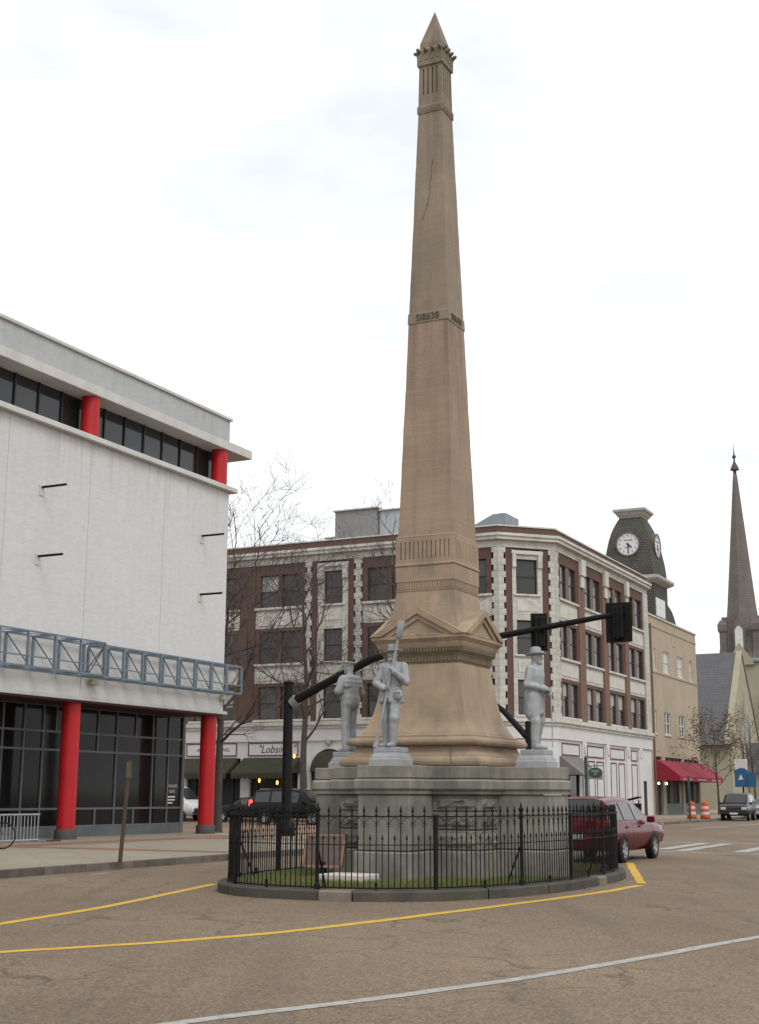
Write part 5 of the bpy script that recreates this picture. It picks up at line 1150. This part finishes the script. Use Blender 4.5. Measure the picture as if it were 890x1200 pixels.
m.build('frame', fr_m, bk); MB().tube([(-.28,.24,.98),(-.1,.33,.96),(.1,.33,.96),(.28,.24,.98)], .013, 6).build('handlebar', fr_m, bk); MB().box(-.08,.08,-.36,-.08,.86,.91,.02).build('saddle', tyre, bk); MB().tube([C_,(0,-.22,.88)], .014, 6).build('seat_post', galv, bk)
MB().tube([(-.02,-.08,.30),(.02,-.08,.30)], .09, 14).tube([(.04,-.08,.3),(.05,-.02,.14),(.12,-.02,.14)], .01, 5).build('crank', galv, bk)
# ------------------------------------------------------------------ cars
rim_m = mat('alloy_rim', (0.42,0.43,0.44), (0.36,0.37,0.38), 4, 0.35, metal=0.7)
carglass = mat('car_glass', (0.02,0.022,0.024), (0.03,0.032,0.034), 0.8, 0.06, spec=0.6)
trim = mat('black_car_trim', (0.015,0.015,0.016), rough=0.6); platem = mat('number_plate', (0.55,0.55,0.57), rough=0.5)
taill = mat('tail_lamp', (0.35,0.01,0.012), (0.3,0.01,0.01), 3, 0.2); headl = mat('head_lamp', (0.5,0.5,0.5), rough=0.15); brake = mat('lit_brake_lamp', (0.8,0.02,0.02), rough=0.3, emit=((1.0,0.05,0.04), 4.0))
def wheel_mesh(r):
    def ring(m, prof, n=28):
        vs = [(x, a*math.cos(2*math.pi*k/n), a*math.sin(2*math.pi*k/n)) for a, x in prof for k in range(n)]
        m.add(vs, [(i*n+k, i*n+(k+1)%n, (i+1)*n+(k+1)%n, (i+1)*n+k) for i in range(len(prof)-1) for k in range(n)]); return m
    t = ring(MB(), [(r*.62,.10),(r*.9,.115),(r,.08),(r,-.08),(r*.9,-.1),(r*.3,-.1)]).mesh('tyre', tyre, 40)
    h = ring(MB(), [(r*.66,.105),(r*.60,.09),(r*.56,.04),(r*.1,.03)])
    for k in range(7):
        a = 2*math.pi*k/7; c_, s_ = math.cos(a), math.sin(a); w_ = .035
        h.add([(.085, c_*.0-s_*w_, s_*.0+c_*w_), (.085, s_*w_, -c_*w_), (.1, c_*r*.6+s_*w_*.8, s_*r*.6-c_*w_*.8), (.1, c_*r*.6-s_*w_*.8, s_*r*.6+c_*w_*.8)], [(0,1,2,3)])
    return t, h.mesh('rim', rim_m, 40)
def car(name, label, cat, v, u, rz, st, W_, axles, r, paint_m, cab, tail=None, head=None, plate_=None, roofrack=False, tail_lit=False, z=0.0, lower=None):
    """st: stations (y, z_bottom, z_belt, z_top, half_top) from tail to nose; cab: (first, last) cabin station, windscreen ends"""
    t = thing(name, label, cat, v, u, z, rz); hw = W_/2; R_ = []
    N_ = len(st)
    for i, (y, zb, zl, zt, wt) in enumerate(st):
        e = 1.0 if 0 < i < N_-1 else .93; w_ = hw*e
        half = [(0,zb),(w_*.84,zb),(w_*.955,zb+.12),(w_,zb+(zl-zb)*.5),(w_*.985,zb+(zl-zb)*.82),(w_*.94,zl),(wt+(w_*.94-wt)*.10,zt-.10*(zt-zl)-.012),(wt*.93,zt-.012),(wt*.6,zt+.012),(0,zt+.02)]
        R_.append([(x, y, zz) for x, zz in half])
    vs = []; H_ = len(R_[0])
    for rg in R_: vs += rg+[(-x, y, zz) for x, y, zz in rg[1:-1]][::-1]
    n = 2*H_-2; fs = [(i*n+k, i*n+(k+1)%n, (i+1)*n+(k+1)%n, (i+1)*n+k) for i in range(N_-1) for k in range(n)]
    fs = [f[::-1] for f in fs]+[tuple(range(n)), tuple(range((N_-1)*n, N_*n))[::-1]]
    body = MB().add(vs, fs).build('body', paint_m, t, 38)
    V3 = lambda p: Vector(p)
    def strip(i0, i1, k0, k1, sx, a=.08, b=.90, ya=.06, yb=.06, off=.012, nm='side_window'):
        # glass between stations i0 and i1 on ring points k0..k1
        p00, p01, p10, p11 = V3(R_[i0][k0]), V3(R_[i0][k1]), V3(R_[i1][k0]), V3(R_[i1][k1])
        def q(s_, t_): return (p00.lerp(p01, t_)).lerp(p10.lerp(p11, t_), s_)
        L = (p10-p00).length; s0, s1 = ya/L, 1-yb/L; pts = [q(s0, a), q(s1, a), q(s1, b), q(s0, b)]
        nn = (pts[1]-pts[0]).cross(pts[3]-pts[0]).normalized()
        if nn.x < 0: nn = -nn
        pts = [p+nn*off for p in pts]
        if sx < 0: pts = [V3((-p.x, p.y, p.z)) for p in pts]
        return MB().add(pts, [(0,1,2,3)]).build(nm, carglass, t)
    c0, c1 = cab
    for sx in (-1, 1):
        for i in range(c0, c1): strip(i, i+1, 5, 6, sx)
    def screen(i0, i1, nm):   # sloping glass across the car between two stations
        a, b = R_[i0], R_[i1]; w0, w1 = a[7][0]*.93, b[7][0]*.93
        P0 = [V3((sx*w, p[7][1], p[8][2])) for p, w in ((a, w0), (b, w1)) for sx in (-1, 1)]
        A_ = (P0[0].lerp(P0[2], .06), P0[1].lerp(P0[3], .06), P0[1].lerp(P0[3], .93), P0[0].lerp(P0[2], .93)); nn = (A_[1]-A_[0]).cross(A_[3]-A_[0]).normalized()
        if nn.z < 0: nn = -nn
        return MB().add([p+nn*.022 for p in A_], [(0,1,2,3)]).build(nm, carglass, t)
    screen(c0-1, c0, 'rear_window'); screen(c1, c1+1, 'windscreen')
    tm_, rm_ = wheel_mesh(r)
    arch = MB().tube([(-.002,0,0),(.002,0,0)], r*1.09, 28).mesh('wheel_arch', trim)
    for y in axles:
        for sx in (-1, 1):
            a = obj('wheel_arch', arch, t, (sx*(hw*.998+.002), y, r*1.02)); wh = obj('wheel', tm_, t, (sx*(hw-.085), y, r), 0 if sx > 0 else math.pi); obj('rim', rm_, wh)
    def ring_at(y, k):
        for i in range(N_-1):
            if R_[i][0][1] <= y <= R_[i+1][0][1]: return V3(R_[i][k]).lerp(V3(R_[i+1][k]), (y-R_[i][0][1])/(R_[i+1][0][1]-R_[i][0][1]))
    for sx in (-1, 1):
        for yy in (st[c0][0]+1.0, (st[c0][0]+st[c1][0])/2+.25, st[c1][0]+.75):
            m_ = MB(); vs_ = []
            for k in (2, 3, 4, 5):
                for dy in (-.008, .008): p = ring_at(yy+dy, k); vs_.append((sx*(p.x+.004), p.y, p.z))
            m_.add(vs_, [(2*j, 2*j+1, 2*j+3, 2*j+2) for j in range(3)]).build('door_seam', trim, t)
        vs_ = []
        for yy in np.linspace(axles[0]+r*1.15, axles[1]-r*1.15, 9):
            a, b = ring_at(yy, 3), ring_at(yy, 2); q0, q1 = a.lerp(b, .25), a.lerp(b, .42); vs_ += [(sx*(q0.x+.008), q0.y, q0.z), (sx*(q1.x+.008), q1.y, q1.z)]
        MB().add(vs_, [(2*j, 2*j+1, 2*j+3, 2*j+2) for j in range(8)]).build('side_moulding', trim if lower else paint_m, t)
    y0, y1 = st[0][0], st[-1][0]
    bz = st[0][1]
    MB().box(-hw*.93, hw*.93, y0-.06, y0+.25, bz+.0, bz+.30, .04).build('rear_bumper', lower or paint_m, t); MB().box(-hw*.93, hw*.93, y1-.25, y1+.06, st[-1][1], st[-1][1]+.30, .04).build('front_bumper', lower or paint_m, t)
    tz0, tz1 = tail or (.75, 1.0); hz0, hz1 = head or (.62, .8)
    for sx in (-1, 1):
        a, b = sorted((sx*hw*.60, sx*hw*.935)); MB().box(a, b, y0-.02, y0+.18, tz0, tz1, .015).build('tail_lamp', brake if tail_lit else taill, t)
        a, b = sorted((sx*hw*.55, sx*hw*.92)); MB().box(a, b, y1-.2, y1+.015, hz0, hz1, .015).build('head_lamp', headl, t)
        MB().box(*sorted((sx*hw*.97, sx*(hw+.17))), st[c1][0]+.28, st[c1][0]+.40, st[c1][2]-.02, st[c1][2]+.13, .02).build('mirror', paint_m, t)
        for yy in (st[c0][0]+.9, st[c1][0]-.5): MB().box(*sorted((sx*hw*.985, sx*(hw+.012))), yy, yy+.18, st[c0][2]-.15, st[c0][2]-.11).build('door_handle', paint_m, t)
    pz = plate_ or .5
    MB().box(-.26, .26, y0-.075, y0-.062, pz, pz+.13).build('number_plate', platem, t); MB().box(-.26, .26, y1+.062, y1+.075, .42, .54).build('number_plate', platem, t)
    MB().box(-hw*.5, hw*.5, y1-.1, y1+.02, hz0-.02, hz1-.04, .01).build('grille', trim, t)
    if roofrack:
        for sx in (-1, 1): MB().tube([(sx*st[c0][4]*.85, st[c0][0]+.2, st[c0][3]+.05),(sx*st[c1][4]*.85, st[c1][0]-.1, st[c1][3]+.05)], .02, 6).build('roof_rail', galv, t)
    return t
redp = mat('dark_red_car_paint', (0.105,0.004,0.013), (0.09,0.003,0.011), 2, 0.2, coat=0.0, spec=0.22); blackp = mat('black_car_paint', (0.006,0.006,0.007), rough=0.3, coat=0.05, spec=0.2); whitep = mat('white_van_paint', (0.6,0.6,0.6), rough=0.35, coat=0.3); plump = mat('dark_plum_paint', (0.02,0.016,0.02), rough=0.3, coat=0.15, spec=0.3); silverp = mat('pale_lilac_paint', (0.3,0.29,0.32), rough=0.3, coat=0.5)
wag = [(-2.36,.34,.86,.97,.72),(-2.30,.30,.93,1.04,.76),(-2.08,.28,.95,1.47,.62),(-1.2,.26,.95,1.53,.61),(-.2,.25,.94,1.52,.60),(.42,.25,.93,1.45,.58),(1.28,.26,.92,.99,.70),(1.9,.28,.86,.92,.68),(2.22,.32,.76,.82,.62),(2.34,.38,.66,.72,.55)]
car('hatchback_car', 'dark red hatchback car driving away just beyond the iron fence', 'car', -10.36, 33.62, 0, wag, 1.80, (-1.42, 1.30), .325, redp, (2, 5), (.74, .98), None, .55)
suv = [(-2.5,.42,1.05,1.12,.80),(-2.46,.38,1.10,1.2,.84),(-2.22,.36,1.12,1.80,.70),(-1.2,.34,1.12,1.88,.71),(-.1,.34,1.11,1.88,.71),(.55,.34,1.10,1.80,.69),(1.25,.34,1.09,1.16,.78),(2.0,.36,1.04,1.10,.78),(2.4,.40,.94,1.0,.72),(2.5,.46,.85,.9,.68)]
car('sport_utility_car', 'black four-wheel-drive car with glowing red tail lamp in the side street', 'car', -36.75, 64.2, -math.pi/2, suv, 1.95, (-1.45, 1.45), .37, blackp, (2, 5), (.95, 1.28), (.8, 1.0), .7, True, True)
sed = [(-2.3,.34,.88,.94,.66),(-2.2,.3,.93,1.0,.7),(-1.55,.28,.95,1.03,.7),(-.95,.27,.95,1.40,.57),(-.3,.27,.95,1.43,.58),(.3,.27,.94,1.38,.56),(1.1,.27,.92,.98,.68),(1.8,.29,.84,.9,.66),(2.2,.33,.74,.79,.6),(2.3,.38,.66,.7,.55)]
car('sedan', 'dark sedan parked behind the black four-wheel-drive car', 'car', -42.0, 67.9, math.pi/2, sed, 1.78, (-1.35, 1.35), .32, blackp, (3, 5), None, None, .6)
van = [(-2.5,.4,1.1,1.2,.86),(-2.47,.36,1.15,1.3,.88),(-2.4,.36,1.18,2.0,.80),(-1.2,.36,1.18,2.08,.80),(.4,.36,1.16,2.06,.79),(1.0,.36,1.12,1.95,.74),(1.8,.36,1.08,1.2,.78),(2.2,.38,1.0,1.08,.76),(2.42,.42,.85,.92,.72),(2.48,.46,.75,.8,.68)]
car('white_van', 'white van parked in the side street behind the red corner column', 'van', -47.9, 68.1, -math.pi/2, van, 1.95, (-1.5, 1.55), .34, whitep, (2, 5), None, None, .7, lower=trim)
elm = [(-2.15,.38,1.0,1.1,.80),(-2.12,.34,1.05,1.2,.83),(-2.0,.32,1.08,1.70,.72),(-1.2,.32,1.08,1.78,.72),(.2,.32,1.07,1.78,.72),(.75,.32,1.06,1.70,.71),(1.3,.32,1.03,1.10,.76),(1.85,.34,.98,1.04,.76),(2.08,.38,.9,.95,.72),(2.15,.42,.8,.84,.7)]
car('boxy_car', 'dark boxy car parked facing the crossing beside the orange barrels', 'car', -19.45, 93.0, math.pi+.07, elm, 1.80, (-1.3, 1.3), .34, plump, (2, 5), None, (.70, .88), .7, lower=trim)
car('saloon_car', 'pale lilac car parked behind the dark boxy car', 'car', -18.9, 99.6, math.pi, wag, 1.80, (-1.42, 1.30), .325, silverp, (2, 5))
# ------------------------------------------------------------------ trees
bark = mat('dark_bark', (0.075,0.062,0.055), (0.05,0.043,0.038), 4, 0.9, 0.4, 30)
twigm = mat('twig_bark', (0.085,0.068,0.062), (0.065,0.052,0.048), 4, 0.9)
def tree(label, v, u, seed, height, trunk_r, first, spread, upness=.5, z=.14, levels=5, lean=(0,0), leaves=None, twig=1.0, tmin=.0065):
    t = thing('bare_tree' if not leaves else 'leafy_tree', label, 'tree', v, u, z); r = random.Random(seed); tr = MB(); cr = MB(); tips = []
    def grow(mb, p, d, L, rad, lev):
        n = max(3, int(L/.35)) if lev < 3 else 3; pts = [p]; rads = [rad]; q = p.copy(); dd = d.copy(); kids = []
        for i in range(n):
            dd = (dd+Vector((r.gauss(0,.13), r.gauss(0,.13), r.gauss(0,.10)+.05*upness))).normalized(); q = q+dd*(L/n); pts.append(q.copy()); rads.append(max(tmin, rad*(1-.6*(i+1)/n))); kids.append((q.copy(), dd.copy(), rads[-1], (i+1)/n))
        mb.tube(pts, rads, (7, 6, 5, 4, 3, 3, 3)[lev], lev < 1)
        if lev >= levels: tips.append(q.copy()); return
        cnt = (0, 5, 5, 5, 5, 3)[lev]
        for k in range(cnt):
            f_ = .25+.75*(k+.6)/cnt; j = min(n-1, int(f_*n)); kp, kd, kr, _ = kids[j]
            ax = kd.orthogonal().normalized(); ax.rotate(Matrix.Rotation(r.uniform(0, 6.28), 3, kd)); ang = r.uniform(.45, 1.0); nd = kd.copy(); nd.rotate(Matrix.Rotation(ang, 3, ax)); nd = (nd+Vector((0,0,.25*upness))).normalized()
            grow(cr, kp, nd, L*r.uniform(.42, .68)*(1.0 if lev < 3 else twig), max(tmin, kr*.74), lev+1)
    p = Vector((0,0,0)); pts = [p]; rads = [trunk_r*1.25]; n = 14; q = p.copy(); dd = Vector((lean[0], lean[1], 1)).normalized()
    for i in range(n):
        dd = (dd+Vector((r.gauss(0,.035), r.gauss(0,.035), .06))).normalized(); q = q+dd*(height*.80/n); pts.append(q.copy()); rads.append(trunk_r*(1-.80*(i+1)/n))
    tr.tube(pts, rads, 9); k = 0; z0 = first
    nb = 15
    for i in range(nb):
        f_ = (first+(height*.80-first)*(i/(nb-1)))/(height*.80); j = f_*n; a, b = pts[min(int(j), n)], pts[min(int(j)+1, n)]; kp = a.lerp(b, j-int(j)); az = i*2.4+r.uniform(-.4,.4)
        el = .35+.75*f_*upness+r.uniform(-.1,.2); nd = Vector((math.cos(az)*math.cos(el), math.sin(az)*math.cos(el), math.sin(el))); L = spread*(1-.35*f_)*r.uniform(.75, 1.1)
        grow(cr, kp, nd, L, trunk_r*(.42-.22*f_), 2)
    tr.build('trunk', bark, t, 60); cr.build('crown', twigm, t)
    if leaves:
        lm = MB()
        for tp in tips:
            for _ in range(leaves[1]):
                c = tp+Vector((r.gauss(0,.22), r.gauss(0,.22), r.gauss(0,.2))); a = Vector((r.gauss(0,1), r.gauss(0,1), r.gauss(0,.6))).normalized()*r.uniform(.07,.13); b = a.orthogonal().normalized()*r.uniform(.05,.08); lm.add([c-a, c+b, c+a, c-b], [(0,1,2,3)])
        tag(lm.build('leaves', leaves[0], t), kind='stuff')
    return t
tree('bare tree rising past the corner of the white building', *(on_u(254, 975, 46.6)[0], 46.6), 21, 12.2, .2, 3.6, 5.2, .5, 0, 5, (-.03,.0))
tree('slim bare street tree in front of the cream quoins and signboard', *(on_u(356, 940, 73.2)[0], 73.2), 7, 17.5, .25, 4.6, 4.8, .6, .14, 5)
tree('bare street tree standing behind the obelisk, crown against the upper windows', *(on_u(505, 940, 73.6)[0], 73.6), 33, 19.0, .24, 5.5, 4.6, .75, .14, 5)
tree('bare street tree half hidden by the red corner column', *(on_u(240, 940, 73.2)[0], 73.2), 52, 16.5, .24, 4.2, 5.2, .5, .14, 5)
leafm = mat('brown_leaf', (0.12,0.06,0.035), (0.085,0.07,0.035), 1.5, 0.8, vary=0.1)
tree('small tree with sparse brown leaves in front of the church', -24.4, 109.5, 14, 8.2, .1, 2.2, 2.6, .5, .14, 4, (0,0), (leafm, 3))
tree('thin bare sapling beside the tan building end', -23.8, 121.0, 18, 9.5, .1, 3.0, 2.4, .6, .14, 4)
